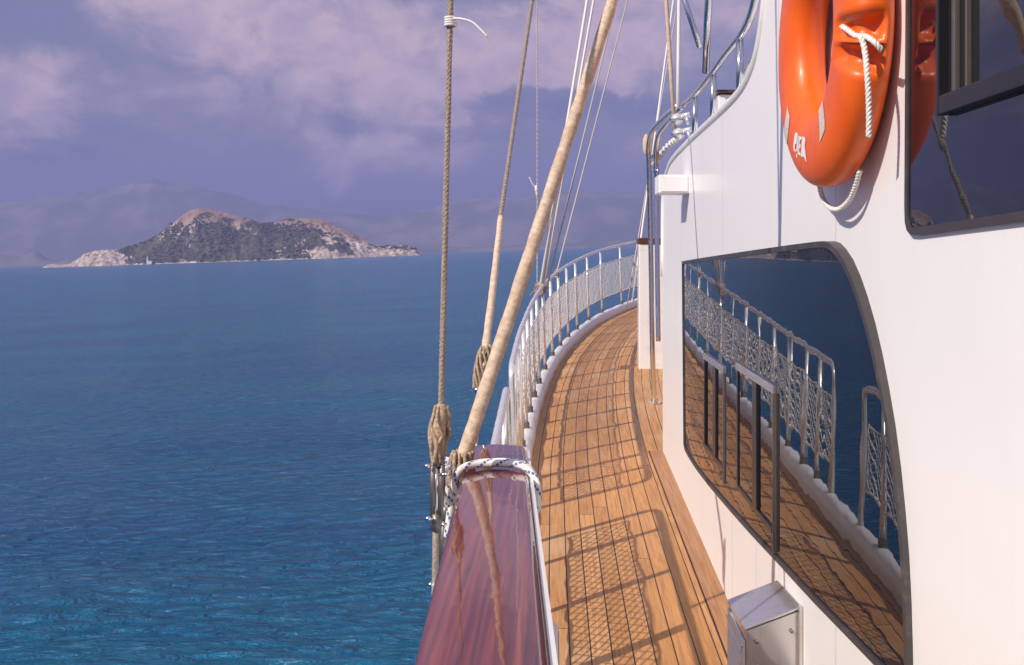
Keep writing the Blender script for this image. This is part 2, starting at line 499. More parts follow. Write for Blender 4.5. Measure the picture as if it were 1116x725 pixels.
# water
m, t, b = material('sea_water', (.004, .045, .095), .18, 0, IOR=1.33); M['sea'] = m
ob = t.coord('Object')
q = t.node('ShaderNodeMapping'); q.inputs['Rotation'].default_value = (0, 0, R(16)); q.inputs['Scale'].default_value = (.55, 1.35, 1)
t.put(q.inputs['Vector'], ob); sv = q.outputs[0]
w1 = t.noise(sv, 3.6, 5, .62, .7); w2 = t.noise(sv, 1.1, 3, .55, .5); w3 = t.noise(sv, .12, 3, .5); w4 = t.noise(t.scale(sv, (.6, 1, 1)), .33, 4, .6, .4)
h = t.m('ADD', t.m('ADD', t.m('MULTIPLY', w1, .62), t.m('MULTIPLY', w2, .42)), t.m('MULTIPLY', w4, .5))
t.put(b.inputs['Normal'], t.bump(h, 1.0, .85))
deep = t.mix(t.maprange(w3, .35, .68), (.0006, .132, .262), (.0012, .098, .245))
t.put(b.inputs['Base Color'], deep)

# land
m, t, b = material('island_ground', (.2, .15, .12), .9); M['island'] = m
ob = t.coord('Object'); veg = t.attr('veg'); pk = t.attr('pink')
n1 = t.noise(ob, .045, 7, .65, .4); n2 = t.noise(t.scale(ob, (1, 1, .25)), .16, 6, .65)
rock = t.ramp(n2, [(.32, (.13, .09, .08)), (.48, (.38, .30, .26)), (.66, (.68, .58, .52))])
rock = t.mix(t.m('MULTIPLY', pk, .85), rock, t.mix(n2, (.13, .075, .05), (.36, .215, .165)))
green = t.mix(t.maprange(t.noise(ob, .11, 6, .7), .35, .65), (.028, .038, .018), (.105, .09, .052))
f = t.maprange(t.m('ADD', veg, t.m('MULTIPLY', t.m('SUBTRACT', n1, .5), 2.6)), .38, .58)
t.put(b.inputs['Base Color'], t.mix(f, rock, green))
m, t, b = material('shrub_leaves', (.04, .05, .022), .8); M['shrub'] = m
n = t.noise(t.coord('Object'), .06, 3, .6)
t.put(b.inputs['Base Color'], t.mix(n, (.040, .050, .026), (.100, .094, .054)))
m, t, b = material('far_slopes', (.05, .06, .04), .95); M['slopes'] = m
n = t.noise(t.coord('Object'), .006, 7, .65)
t.put(b.inputs['Base Color'], t.mix(t.maprange(n, .4, .65), (.10, .11, .10), (.20, .185, .17)))

# ------------------------------------------------------------------ sea, hills, island, haze
SEA_Z = -4.6
def hor(px):                                      # the true horizon in the photo
    return 270 + math.tan(HEEL) * (PX0 - px)

def make_sea():
    na, nr = 760, 240
    rr = np.concatenate([[0.0], np.geomspace(2.0, 5400.0, nr)])
    an = np.linspace(0, 2 * np.pi, na, endpoint=False)
    A, Rr = np.meshgrid(an, rr[1:])
    X = Rr * np.cos(A); Y = Rr * np.sin(A); Z = np.zeros_like(X)
    cell = np.maximum(Rr * (2 * np.pi / na), Rr * .033)
    g = np.random.default_rng(3)
    for i in range(46):
        lam = .9 * (1.08 ** i); th = R(78) + g.normal(0, .85); ph = g.uniform(0, 6.28); amp = .0075 * lam ** .45
        if lam > 8: amp *= .35
        k = 2 * np.pi / lam
        fade = np.clip((lam / cell - 3) / 3, 0, 1)
        wob = .6 * np.sin(X * .03 * np.sin(i) + Y * .021 * np.cos(i * 2.1) + i)
        s = np.sin(k * (X * np.cos(th) + Y * np.sin(th)) + ph + wob)
        Z += amp * fade * (s + .25 * np.cos(2 * (k * (X * np.cos(th) + Y * np.sin(th)) + ph + wob)))
    verts = np.stack([X, Y, Z], -1).reshape(-1, 3)
    verts = np.vstack([[[0, 0, 0]], verts])
    i, j = np.meshgrid(np.arange(nr - 1), np.arange(na), indexing='ij'); j2 = (j + 1) % na
    quads = np.stack([1 + i * na + j, 1 + (i + 1) * na + j, 1 + (i + 1) * na + j2, 1 + i * na + j2], -1).reshape(-1, 4)
    faces = [tuple(q) for q in quads.tolist()] + [(0, 1 + k, 1 + (k + 1) % na) for k in range(na)]
    me = bpy.data.meshes.new('sea'); me.from_pydata(verts.tolist(), [], faces)
    me.materials.append(M['sea'])
    me.polygons.foreach_set('use_smooth', [True] * len(me.polygons)); me.update()
    o = bpy.data.objects.new('sea', me); o.location = (0, 0, SEA_Z); COL.objects.link(o)
    struct(o, label='choppy deep blue sea turning teal close to the boat', cat='sea'); LAND.append(o)
make_sea()

def fbm(x, y, z=0.0, o=5, H=.6):
    return mnoise.fractal(Vector((x, y, z)), H, 2.1, o)

def ridge(name, prof, dist, depth, label, step=9, jag=.10, seed=0):
    """a range of hills; prof = (photo px, height in px above the horizon)"""
    px = np.array([p[0] for p in prof], float); hh = np.array([p[1] for p in prof], float)
    bm = bmesh.new(); rows = []
    xs = np.arange(px[0], px[-1] + 1, step)
    nv = 16
    for x in xs:
        h = float(np.interp(x, px, hh)) / F * dist
        X = (x - PX0) / F * dist; row = []
        for k in range(nv + 1):
            v = k / nv
            y = dist + (v - .5) * depth
            s = math.sin(math.pi * min(1, max(0, v))) ** .8
            n = fbm(X * .0022 + seed, y * .0022, seed, 5)
            n2 = fbm(X * .012 + seed, y * .004, seed + 3, 4)
            z = h * s * (1 + jag * n * (1 if v != .5 else .6)) + h * .10 * n2 * s * (1 - s * .6)
            Xk = X * y / dist
            row.append(bm.verts.new((Xk, y, SEA_Z - .6 + max(0, z))))
        rows.append(row)
    for i in range(len(rows) - 1):
        for k in range(nv):
            bm.faces.new((rows[i][k], rows[i + 1][k], rows[i + 1][k + 1], rows[i][k + 1]))
    o = link(name, bm, M['slopes']); struct(o, label=label, cat='hills'); LAND.append(o)
    return o

ridge('mountains', [(-2600, 40), (-1700, 75), (-1000, 55), (-500, 62), (-200, 58), (0, 66), (90, 80), (170, 90), (205, 84), (251, 70), (300, 58), (358, 46), (420, 41), (470, 46),
                    (506, 55), (560, 58), (640, 62), (720, 55), (900, 40), (1200, 58), (1800, 30), (2200, 0)], 4500, 900,
      'long faint blue mountain range along the far horizon')
ridge('near_hills', [(-1500, 6), (-700, 16), (-300, 12), (-60, 20), (0, 15), (22, 12), (38, 18), (52, 9), (62, 5), (72, 7), (110, 4), (170, 2), (240, 0)], 3000, 260,
      'low dark blue headland at the left edge behind the island', step=4, seed=5)
ridge('far_shore', [(380, 0), (430, 3), (470, 5), (500, 6), (540, 4.5), (580, 6), (640, 7), (700, 6), (900, 8), (1200, 0)], 3200, 200,
      'low dark strip of coast right of the island', step=4, seed=9)

# the island
IP = [(46, 290.5), (52, 288), (58, 287), (66, 288), (76, 287), (84, 282), (92, 276), (104, 272.5), (118, 271.5), (132, 271), (141, 269), (150, 265.5), (160, 262), (172, 256), (180, 250), (190, 241), (200, 233),
      (210, 226), (218, 224.5), (230, 226), (246, 229.5), (262, 234), (275, 238.5), (288, 242.5), (298, 242), (308, 239.5), (318, 237), (330, 236.5), (345, 237), (358, 240), (368, 246), (378, 250), (390, 256), (402, 262),
      (410, 266.5), (422, 268), (436, 268), (447, 268.5), (453, 270), (457, 277)]
ID = 1400.0
def make_island():
    base_y = lambda px: 291 - .0325 * (px - 50)
    px = np.array([p[0] for p in IP], float)
    hh = np.array([max(.3, base_y(p[0]) - p[1]) for p in IP]) / F * ID
    nx, ny = 330, 96
    xs = np.linspace(44, 459, nx)
    bm = bmesh.new()
    lv = bm.verts.layers.float.new('veg'); lp = bm.verts.layers.float.new('pink')
    rows = []; spots = []
    hs = np.interp(xs, px, hh, left=0, right=0)
    ker = np.ones(25) / 25; hsm = np.convolve(np.pad(hs, 12, 'edge'), ker, 'valid')
    for i, x in enumerate(xs):
        X = (x - PX0) / F * ID; h = hs[i]; row = []
        front = 22 + 95 * (hsm[i] / 75) ** .8 + 10 * fbm(X * .012, 1.3)
        back = 120
        for k in range(ny):
            v = -1.15 + 2.15 * k / (ny - 1)                    # -1 shore, 0 ridge, 1 back
            y = ID + (v * front if v < 0 else v * back) + front * .4
            s = max(0.0, 1 - abs(v)) if v < 0 else max(0.0, 1 - v * v)
            cliff = min(1.0, max(0, (x - 325) / 60)) if x > 325 else min(1.0, max(0, (150 - x) / 40))
            sh = s ** (1.05 - .5 * cliff) if s > 0 else 0
            nz = fbm(X * .02, y * .02, 0, 5); gul = fbm(X * .055, y * .012, 4, 4); n3 = fbm(X * .14, y * .14, 7, 3)
            z = h * sh * (1 + .16 * nz * (1 - s ** 3)) + h * .10 * gul * s * (1 - s) * 3 + min(2.6, h * .3) * n3 * (.5 if s > .9 else 1) * (1 if s > 0 else 0)
            z = max(z, -1.2) + (-1.2 if v < -1 else 0)
            vt = bm.verts.new(((x - PX0) / F * y, y, z + SEA_Z))
            rel = z / 74
            vegv = 1.0
            vegv -= max(0, (rel - .62) * 2.4) if x < 300 else max(0, (z / max(h, 1) - .72) * 2.4)
            vegv -= max(0, min(1, (x - 318) / 40)) * (.75 if z / max(h, 1) < .8 else .2)
            vegv -= max(0, min(1, (142 - x) / 18)) * 1.2
            vegv -= max(0, 1 - z / (1.6 + 2.5 * max(0, nz))) * 1.1
            pk = max(0, min(1, (z / max(h, 1) - .62) * 4)) * (1 if 195 < x < 400 else 0)
            vt[lv] = vegv + .75 * nz - .35 * max(0, n3); vt[lp] = pk
            row.append(vt)
            if vegv + .5 * nz > .55 and -1 < v < .12: spots.append((vt.co.x, vt.co.y, vt.co.z))
        rows.append(row)
    for i in range(nx - 1):
        for k in range(ny - 1):
            bm.faces.new((rows[i][k], rows[i + 1][k], rows[i + 1][k + 1], rows[i][k + 1]))
    o = link('island', bm, M['island'])
    struct(o, label='rocky island with two humps and pale cliffs rising from the sea', cat='island'); LAND.append(o)
    # scrub: hundreds of bushes nobody could count
    bm = bmesh.new(); random.shuffle(spots)
    for (X, Y, Z) in spots[:6500]:
        if fbm(X * .02, Y * .02, 21, 4) < random.uniform(-.35, .45): continue
        s = random.uniform(.7, 2.0) * (1.7 if random.random() < .15 else 1)
        X += random.uniform(-1.5, 1.5); Y += random.uniform(-1.5, 1.5)
        a0 = random.random() * 6; top = bm.verts.new((X, Y, Z + s * 1.15))
        ring = [bm.verts.new((X + s * random.uniform(.7, 1.2) * math.cos(a0 + q * 1.2566), Y + s * random.uniform(.7, 1.2) * math.sin(a0 + q * 1.2566), Z + s * random.uniform(.2, .6))) for q in range(5)]
        low = bm.verts.new((X, Y, Z - s * .5))
        for q in range(5):
            bm.faces.new((ring[q], ring[(q + 1) % 5], top)); bm.faces.new((ring[(q + 1) % 5], ring[q], low))
    o = link('shrubs', bm, M['shrub'], smooth=False)
    struct(o, 'stuff', 'dark green scrub covering the slopes of the island', 'scrub'); LAND.append(o)
make_island()

bx = at(168, 270, 1375)
b_root = thing('beacon', (bx.x, 1352, SEA_Z + 3.0), 'tiny white beacon at the foot of the island', 'beacon'); LAND.append(b_root)
bm = bmesh.new(); tube(bm, [(bx.x, 1352, SEA_Z + 1.0), (bx.x, 1352, SEA_Z + 9.5)], [1.5, .9], 10); link('tower', bm, M['white'], b_root, angle=40)
bm = bmesh.new(); tube(bm, [(bx.x, 1352, SEA_Z + 9.5), (bx.x, 1352, SEA_Z + 11.2), (bx.x, 1352, SEA_Z + 12)], [.7, .7, .05], 8); link('lantern', bm, M['white'], b_root, angle=40)
bm = bmesh.new(); hexa(bm, [(bx.x + dx, 1352 + dy, SEA_Z + z) for z in (.5, 4.6) for dx, dy in ((1.2, -2), (6, -2), (6, 2), (1.2, 2))], .1); link('hut', bm, M['white'], b_root, angle=40)

# the air: a haze box round everything
bm = bmesh.new(); box(bm, -7600, 7600, -6200, 6200, SEA_Z - 4, 425)
hz = bpy.data.materials.new('haze_air'); hz.use_nodes = True; ht = NT(hz.node_tree); ht.n.clear()
pv = ht.node('ShaderNodeVolumePrincipled'); pv.inputs['Density'].default_value = .00030
pv.inputs['Color'].default_value = (.40, .44, .91, 1); pv.inputs['Anisotropy'].default_value = 0.0
ho = ht.node('ShaderNodeOutputMaterial'); ht.l.new(pv.outputs[0], ho.inputs['Volume'])
o = link('haze', bm, hz, smooth=False); struct(o, 'stuff', 'blue lavender haze lying over the sea', 'haze'); LAND.append(o)

# ------------------------------------------------------------------ deck and hull
H0, SL = 1.75, .0507
def zd(y): return -H0 + SL * y
XC = 3.3                                           # the boat's centreline
EP = [(-8, -.06), (-3, -.11), (0, -.13), (3, -.143), (5, -.147), (6.44, -.142), (7.17, -.126), (8.26, -.088), (9.5, -.012), (10.7, .105), (12.1, .312), (13.6, .61), (14.7, .92), (16.1, 1.41), (17.3, 1.96), (18.4, 2.58), (19.15, 3.05), (19.4, XC)]
EC = catmull([(x, y, 0) for y, x in EP], 10)
ey = np.array([p.y for p in EC]); ex = np.array([p.x for p in EC])
el_ = np.concatenate([[0], np.cumsum(np.hypot(np.diff(ex), np.diff(ey)))])
def xe(y): return float(np.interp(y, ey, ex))
def edge_at_len(l):
    x = float(np.interp(l, el_, ex)); y = float(np.interp(l, el_, ey))
    x2 = float(np.interp(l + .05, el_, ex)); y2 = float(np.interp(l + .05, el_, ey)); x1 = float(np.interp(l - .05, el_, ex)); y1 = float(np.interp(l - .05, el_, ey))
    T = Vector((x2 - x1, y2 - y1, 0)).normalized()
    return Vector((x, y, zd(y))), T, Vector((-T.y, T.x, 0))           # outward = to port
def len_at(y): return float(np.interp(y, ey, el_))
LTOT = float(el_[-1])

bm = bmesh.new(); uvl = bm.loops.layers.uv.verify(); nc = 28
for side in (1, -1):
    prev = None
    for p, l in zip(EC, el_):
        _, T, O = edge_at_len(min(l, LTOT - .06))
        c = abs(T.y); row = []
        for i in range(nc + 1):
            u = (i / nc); x = p.x + (XC - p.x) * u
            X = x if side == 1 else 2 * XC - x
            row.append((bm.verts.new((X, p.y, zd(p.y))), ((x - p.x) * c + .03, l)))
        if prev and prev[0][0].co.y < p.y - 1e-6:
            for i in range(nc):
                q = [prev[i], prev[i + 1], row[i + 1], row[i]]
                if side == -1: q.reverse()
                if abs(q[0][0].co.x - q[1][0].co.x) < 1e-7 and abs(q[2][0].co.x - q[3][0].co.x) < 1e-7: continue
                try: f = bm.faces.new([a[0] for a in q])
                except ValueError: continue
                for lp, a in zip(f.loops, q): lp[uvl].uv = a[1]
        prev = row
bmesh.ops.recalc_face_normals(bm, faces=bm.faces)
deck = link('deck', bm, M['teak'], smooth=False)
struct(deck, label='teak side deck with black caulked seams curving towards the bow', cat='deck')

bm = bmesh.new(); box(bm, .668, WX + .05, -8, 6.86, 0, .004)
for v in bm.verts: v.co.z += zd(v.co.y)
mg = link('margin_plank', bm, M['teak_margin'], smooth=False); mg.parent = deck
bm = bmesh.new(); box(bm, .661, .668, -8, 6.86, 0, .003)
for v in bm.verts: v.co.z += zd(v.co.y)
sm_ = link('margin_seam', bm, M['caulk'], smooth=False); sm_.parent = deck

# the hull outside the deck edge
hull = None
bm = bmesh.new(); prev = None
path = [(p, l, 1) for p, l in zip(EC, el_)] + [(p, l, -1) for p, l in list(zip(EC, el_))[::-1][1:]]
for p, l, s in path:
    e, T, O = edge_at_len(min(l, LTOT - .06))
    row = []
    for off, z in ((.02, 0.0), (.118, -.002), (.125, -.25), (.10, -.9), (-.05, -2.0), (-.35, -3.2), (-.6, -4.0)):
        k = max(0, (l - 12) / 12)
        q = Vector((p.x, p.y, zd(p.y))) + O * (off * (1 - k * .2)) + Vector((0, -k * .45 * max(0, -z - .3), z))
        if s == -1: q.x = 2 * XC - q.x
        row.append(bm.verts.new(q))
    if prev:
        for i in range(len(row) - 1): bm.faces.new((prev[i], row[i], row[i + 1], prev[i + 1]))
    prev = row
bmesh.ops.recalc_face_normals(bm, faces=bm.faces)
hull = link('hull', bm, M['white']); struct(hull, label='white hull of the boat below the deck edge', cat='hull')

# toe rail: rounded white coaming with swells between the stanchion feet
tr = None
bm = bmesh.new(); prev = None
prof = [(0, -.01), (.0, .05), (.006, .078), (.022, .098), (.05, .108), (.08, .100), (.098, .080), (.107, .05), (.107, -.06)]
ls = np.arange(.1, LTOT - .02, .045)
for s in (1, -1):
    prev = None
    for l in ls:
        e, T, O = edge_at_len(l)
        ph = (l % .62) / .62
        sw = 1 + .11 * (math.sin(math.pi * ph) ** .7) - .06
        row = []
        for off, z in prof:
            oo = off if off > .03 else off - .012 * (sw - 1) * 5
            q = e + O * (oo + .0) + Vector((0, 0, z * (sw if z > 0 else 1)))
            if s == -1: q.x = 2 * XC - q.x
            row.append(bm.verts.new(q))
        if prev:
            for i in range(len(row) - 1):
                f = (prev[i], row[i], row[i + 1], prev[i + 1]); bm.faces.new(f if s == 1 else f[::-1])
        prev = row
bmesh.ops.recalc_face_normals(bm, faces=bm.faces)
tr = link('toe_rail', bm, M['white']); tag(tr, 'low rounded white toe rail edging the teak deck', 'toe rail')

# ------------------------------------------------------------------ guard rails
def rail_h(y): return .83 + .020 * (y - 6.2)
ROFF = .055
def rail_pt(l, h, s=1):
    e, T, O = edge_at_len(l)
    q = e + O * (ROFF + .03 * h) + Vector((0, 0, h))
    if s == -1: q.x = 2 * XC - q.x
    return q

def net_panel(l0, l1, top, bot, s, sag_t=.012, sag_b=-.05, cell=.060, r=.0029):
    bm = bmesh.new(); L = l1 - l0
    y0 = edge_at_len(l0)[0].y; Hn = (top - bot) * rail_h(y0)
    def P(u, v):                                     # u along 0..1, v up 0..1
        l = l0 + L * u; e = edge_at_len(l)[0]; h = rail_h(e.y)
        sg = math.sin(math.pi * u)
        ht = (top - sag_t * sg) * h; hb = (bot - sag_b * sg) * h
        q = rail_pt(l, hb + (ht - hb) * v, s)
        w = .006 * fbm(l * 7, v * 5); q.x += w; q.z += .010 * fbm(l * 5, v * 4, 9)
        return q
    step = cell * 1.05
    nn = int((L + Hn) / step) + 1
    for d in (1, -1):
        for i in range(1, nn):
            st = i * step; pts = []
            for k in range(9):
                v = k / 8; u = (st - v * Hn) if d == 1 else (st - (1 - v) * Hn)
                pts.append((u / L, v))
            seg = [p for p in pts if -1e-6 <= p[0] <= 1 + 1e-6]
            # clip ends exactly on the panel sides
            res = []
            for a, b_ in zip(pts, pts[1:]):
                ua, ub = a[0], b_[0]
                lo, hi = 0.0, 1.0
                t0, t1 = 0.0, 1.0
                if abs(ub - ua) > 1e-9:
                    ta, tb = (0 - ua) / (ub - ua), (1 - ua) / (ub - ua)
                    t0, t1 = max(0, min(ta, tb)), min(1, max(ta, tb))
                if t1 - t0 > 1e-4:
                    if not res: res.append((ua + (ub - ua) * t0, a[1] + (b_[1] - a[1]) * t0))
                    res.append((ua + (ub - ua) * t1, a[1] + (b_[1] - a[1]) * t1))
            if len(res) >= 2: tube(bm, [P(*p) for p in res], r, 4, caps=False)
    for v in (0, 1):
        tube(bm, [P(k / 14, v) for k in range(15)], r * (2.6 if v == 0 else 1.8), 6)
    for u in (0.0, 1.0):
        tube(bm, [P(u, k / 10) + Vector((0, 0, 0)) for k in range(11)], r * 1.7, 5)
    return bm

def corner(a, b, c, rad=.09, n=6):
    """points rounding the corner b between a and c"""
    d1 = (a - b).normalized(); d2 = (c - b).normalized()
    p1 = b + d1 * rad; p2 = b + d2 * rad
    return [p1 * (1 - t) ** 2 + b * 2 * t * (1 - t) + p2 * t * t for t in [k / n for k in range(n + 1)]]

def guard_rail(name, ys, y_end0, y_end1, label, nets, thick=(), s=1, round0=True, round1=False):
    l0 = len_at(y_end0); l1 = len_at(y_end1)
    root = thing(name, tuple(rail_pt(l0, 0, s)), label, 'guard rail', 'stainless guard rails along the deck edge')
    n = max(3, int((l1 - l0) / .16))
    top = [rail_pt(l0 + (l1 - l0) * k / n, rail_h(edge_at_len(l0 + (l1 - l0) * k / n)[0].y), s) for k in range(n + 1)]
    pts = top
    if round0:
        f0 = rail_pt(l0, .10, s); pts = [f0, f0.lerp(top[0], .5)] + corner(f0, top[0], top[1]) + pts[1:]
    if round1:
        f1 = rail_pt(l1, .10, s); pts = pts[:-1] + corner(top[-2], top[-1], f1) + [f1.lerp(top[-1], .5), f1]
    bm = bmesh.new(); tube(bm, pts, .018, 12); link('top_rail', bm, M['railsteel'], root)
    for y in ys:
        l = len_at(y); a = rail_pt(l, .10, s); b_ = rail_pt(l, rail_h(y) - .012, s)
        r = .025 if y in thick else .0165
        bm = bmesh.new(); tube(bm, [a, a.lerp(b_, .5), b_], r, 10); post = link('post', bm, M['railsteel'], root)
        bm = bmesh.new()
        e, T, O = edge_at_len(l)
        cyl(bm, a - Vector((0, 0, .012)), a + Vector((0, 0, .05)), r + .007, 10)
        ft = link('foot_clamp', bm, M['dull'], post, angle=40)
    for (ya, yb, tp, bt, sg) in nets:
        bm = net_panel(len_at(ya), len_at(yb), tp, bt, s, sag_b=sg)
        link('net', bm, M['net'], root)
    return root

posts_b = [5.80, 6.12, 6.55, 7.08, 7.62, 8.2, 8.8, 9.5, 10.3, 11.0, 11.7, 12.4, 13.3, 14.2, 15.3, 16.4, 17.4, 18.4]
yb = [5.50] + posts_b
nets_b = [(a + .015, b - .015, .80, .30, .0) for a, b in zip(yb[1:], yb[2:])]
nets_b.insert(0, (5.53, 5.78, .78, .32, .0))
guard_rail('guard_rail', posts_b, 5.50, 19.15, 'long stainless guard rail with white netting curving to the bow', nets_b, thick=(6.12,))
posts_a = [2.9, 3.45, 4.05, 4.62]
nets_a = [(2.92, 3.43, .80, .34, -.012), (3.47, 4.03, .80, .34, -.012), (4.07, 4.60, .80, .34, -.012), (4.64, 4.88, .78, .36, -.02)]
guard_rail('guard_rail', posts_a, 2.6, 4.95, 'short netted guard rail panel beside the end of the mahogany cap rail', nets_a, thick=(3.45,), round0=False, round1=True)
ysb = [17.8, 16.8, 15.8, 14.8, 13.8, 12.8, 11.8]
guard_rail('guard_rail', ysb, 11.2, 19.15, 'guard rail on the far side of the bow behind the cabin', [(b + .015, a - .015, .8, .27, -.05) for a, b in zip(ysb, ysb[1:])], s=-1)

# ------------------------------------------------------------------ mahogany cap rail
def cap_c(y): return -.0875 - .0445 * (y - 1.225)
def cap_z(y): return -.455 - .0455 * y
root = thing('cap_rail', (cap_c(1.2), 1.2, zd(1.2)), 'varnished mahogany cap rail on a white bulwark with cord tied round it', 'rail')
bm = bmesh.new(); prev = None; first = None
Y1 = 2.99
ysr = list(np.linspace(-3.5, Y1 - .03, 60)) + [Y1 - .015, Y1 - .006, Y1]
for y in ysr:
    k = 0 if y < Y1 - .02 else (.004 if y < Y1 - .01 else (.011 if y < Y1 - .003 else .022))
    hw = .086 - k; c = cap_c(y); z = cap_z(y); th = .058; rr = .016
    ring = []
    prof_c = [(-hw, -th + rr), (-hw, -rr), (-hw + rr * .3, -rr * .3), (-hw + rr, 0), (-hw * .4, .0035), (0, .005), (hw * .4, .0035), (hw - rr, 0), (hw - rr * .3, -rr * .3), (hw, -rr), (hw, -th + rr), (hw - rr, -th), (-hw + rr, -th)]
    for dx, dz in prof_c:
        ring.append(bm.verts.new((c + dx, y, z + dz - k * .5 * (1 if dz > -.02 else -1))))
    if prev:
        for i in range(len(ring)): bm.faces.new((prev[i], prev[(i + 1) % len(ring)], ring[(i + 1) % len(ring)], ring[i]))
    else: bm.faces.new(ring)
    prev = ring
bm.faces.new(prev[::-1]); bmesh.ops.recalc_face_normals(bm, faces=bm.faces)
link('cap', bm, M['mahogany'], root, angle=50)
bm = bmesh.new(); prev = None
for y in np.linspace(-3.5, 2.95, 40):
    ring = [bm.verts.new((cap_c(y) + dx, y, cap_z(y) + dz)) for dx, dz in ((.0865, -.012), (.096, -.012), (.098, -.03), (.096, -.075), (.0865, -.075))]
    if prev:
        for i in range(4): bm.faces.new((prev[i], ring[i], ring[i + 1], prev[i + 1]))
    prev = ring
bmesh.ops.recalc_face_normals(bm, faces=bm.faces)
link('edge_trim', bm, M['white'], root, angle=40)
bm = bmesh.new(); prev = None
for y in np.linspace(-3.5, 2.9, 24):
    ring = [bm.verts.new((x, y, z)) for x, z in ((cap_c(y) - .05, cap_z(y) - .059), (xe(y) - .09, zd(y) + .10), (xe(y) - .03, zd(y) + .11), (cap_c(y) + .05, cap_z(y) - .059))]
    if prev:
        for i in range(4): bm.faces.new((prev[i], ring[i], ring[(i + 1) % 4], prev[(i + 1) % 4]))
    else: bm.faces.new(ring)
    prev = ring
bm.faces.new(prev[::-1]); bmesh.ops.recalc_face_normals(bm, faces=bm.faces)
link('bulwark', bm, M['white'], root, angle=40)

# cord tied round the cap rail: a turn and a half over the top
yc = 2.52
zc_ = cap_z(yc); cc = cap_c(yc)
bm = bmesh.new()
p = [(cc - .06, yc - .0, zc_ - .075), (cc - .098, yc - .01, zc_ - .05), (cc - .100, yc - .01, zc_ - .008), (cc - .075, yc + .008, zc_ + .014), (cc - .03, yc + .03, zc_ + .0165), (cc + .03, yc + .03, zc_ + .0165), (cc + .072, yc + .012, zc_ + .013),
     (cc + .101, yc - .012, zc_ - .012), (cc + .109, yc - .035, zc_ - .045), (cc + .104, yc - .05, zc_ - .085), (cc + .06, yc - .05, zc_ - .10)]
tube(bm, catmull(p, 7), .0095, 12)
p = [(cc - .098, yc + .01, zc_ - .05), (cc - .098, yc + .012, zc_ - .012), (cc - .07, yc + .028, zc_ + .012), (cc - .02, yc + .052, zc_ + .0165), (cc + .04, yc + .05, zc_ + .0165), (cc + .078, yc + .03, zc_ + .010), (cc + .103, yc + .01, zc_ - .02), (cc + .105, yc + .0, zc_ - .07)]
tube(bm, catmull(p, 7), .0088, 12)
o = link('cord', bm, M['flecked']); tag(o, 'white cord with blue flecks tied over the mahogany cap rail', 'cord')

# ------------------------------------------------------------------ shrouds and lines
def ext(a, b, k): return a + (b - a) * k
# the twisted wire shroud at the left
root = thing('shroud', tuple(at(474, 640, 2.42)), 'twisted brown wire shroud with a frayed splice, leftmost of the rigging', 'shroud', 'shrouds and lines rising from the rail')
a = at(480.5, 452, 2.42); b_ = at(491, 0, 2.5)
bm = bmesh.new(); rope(bm, [a, a.lerp(b_, .5), b_, ext(a, b_, 3.2)], .0082, .046, 4, 6); link('wire', bm, M['wire'], root)
bm = bmesh.new()
tube(bm, [at(482, 440, 2.42), at(480, 455, 2.42), at(478, 465, 2.42), at(477, 480, 2.42), at(478, 498, 2.42)], [.011, .015, .019, .019, .013], 12)
for i in range(15):
    a0 = random.random() * 6.28; pts = []
    for k in range(7):
        v = k / 6; aa = a0 + v * random.uniform(.6, 2.2); rr = .011 + .011 * math.sin(math.pi * v) + random.uniform(-.002, .004)
        c = at(481 - 4 * v, 442 + 62 * v, 2.42)
        pts.append(c + Vector((math.cos(aa) * rr, math.sin(aa) * rr, 0)))
    tube(bm, catmull(pts, 4), random.uniform(.003, .0055), 6)
for i in range(12):
    c = at(random.uniform(470, 488), random.uniform(455, 500), 2.42); d = Vector((random.uniform(-1, 1), random.uniform(-.6, .2), random.uniform(-1, .6))) * .028
    tube(bm, [c, c + d * .6 + Vector((0, 0, .004)), c + d], .0009, 4)
link('splice', bm, M['hemp'], root)
tb = bmesh.new()
for px0, px1 in ((472.5, 471.5), (482, 480)):
    tube(tb, [at(px0, 498, 2.42), at(px0 - .5, 530, 2.42), at(px1, 566, 2.42)], [.0065, .0085, .006], 8)
tube(tb, [at(477, 490, 2.42), at(477, 508, 2.42)], .011, 10); tube(tb, [at(476, 560, 2.42), at(475, 578, 2.42)], .013, 10)
tbo = link('turnbuckle', tb, M['dull'], root)
bm = bmesh.new(); tube(bm, [at(476, 500, 2.42), at(475.5, 575, 2.42)], .006, 8); link('screw', bm, M['steel'], tbo)
bm = bmesh.new(); tube(bm, [at(475, 576, 2.42), at(474.5, 612, 2.42), at(473, 690, 2.42), at(472, 800, 2.42)], .008, 8); link('rod', bm, M['wire'], root)
for (px, py) in ((466, 508), (487, 517), (467, 565), (484, 572), (470, 637)):
    bm = bmesh.new(); c = at(px, py, 2.40); sphere(bm, c, .0055, 8, 6, (1.5, 1, 1)); tube(bm, [c, at(476, py, 2.42)], .0035, 6)
    link('pin', bm, M['steel'], tbo)
bm = bmesh.new()
for i in range(4):
    c = at(491, 20 + i * 2.6, 2.49); f = [c + Vector((math.cos(q * .7) * .0135, math.sin(q * .7) * .0135, 0)) for q in range(10)]
    tube(bm, f, .0034, 6)
tube(bm, catmull([at(494, 20, 2.48), at(505, 21, 2.46), at(517, 26, 2.45), at(532, 41, 2.44)], 5), [.0028] * 15 + [.0012], 6)
link('cable_tie', bm, M['white_cord'], root)

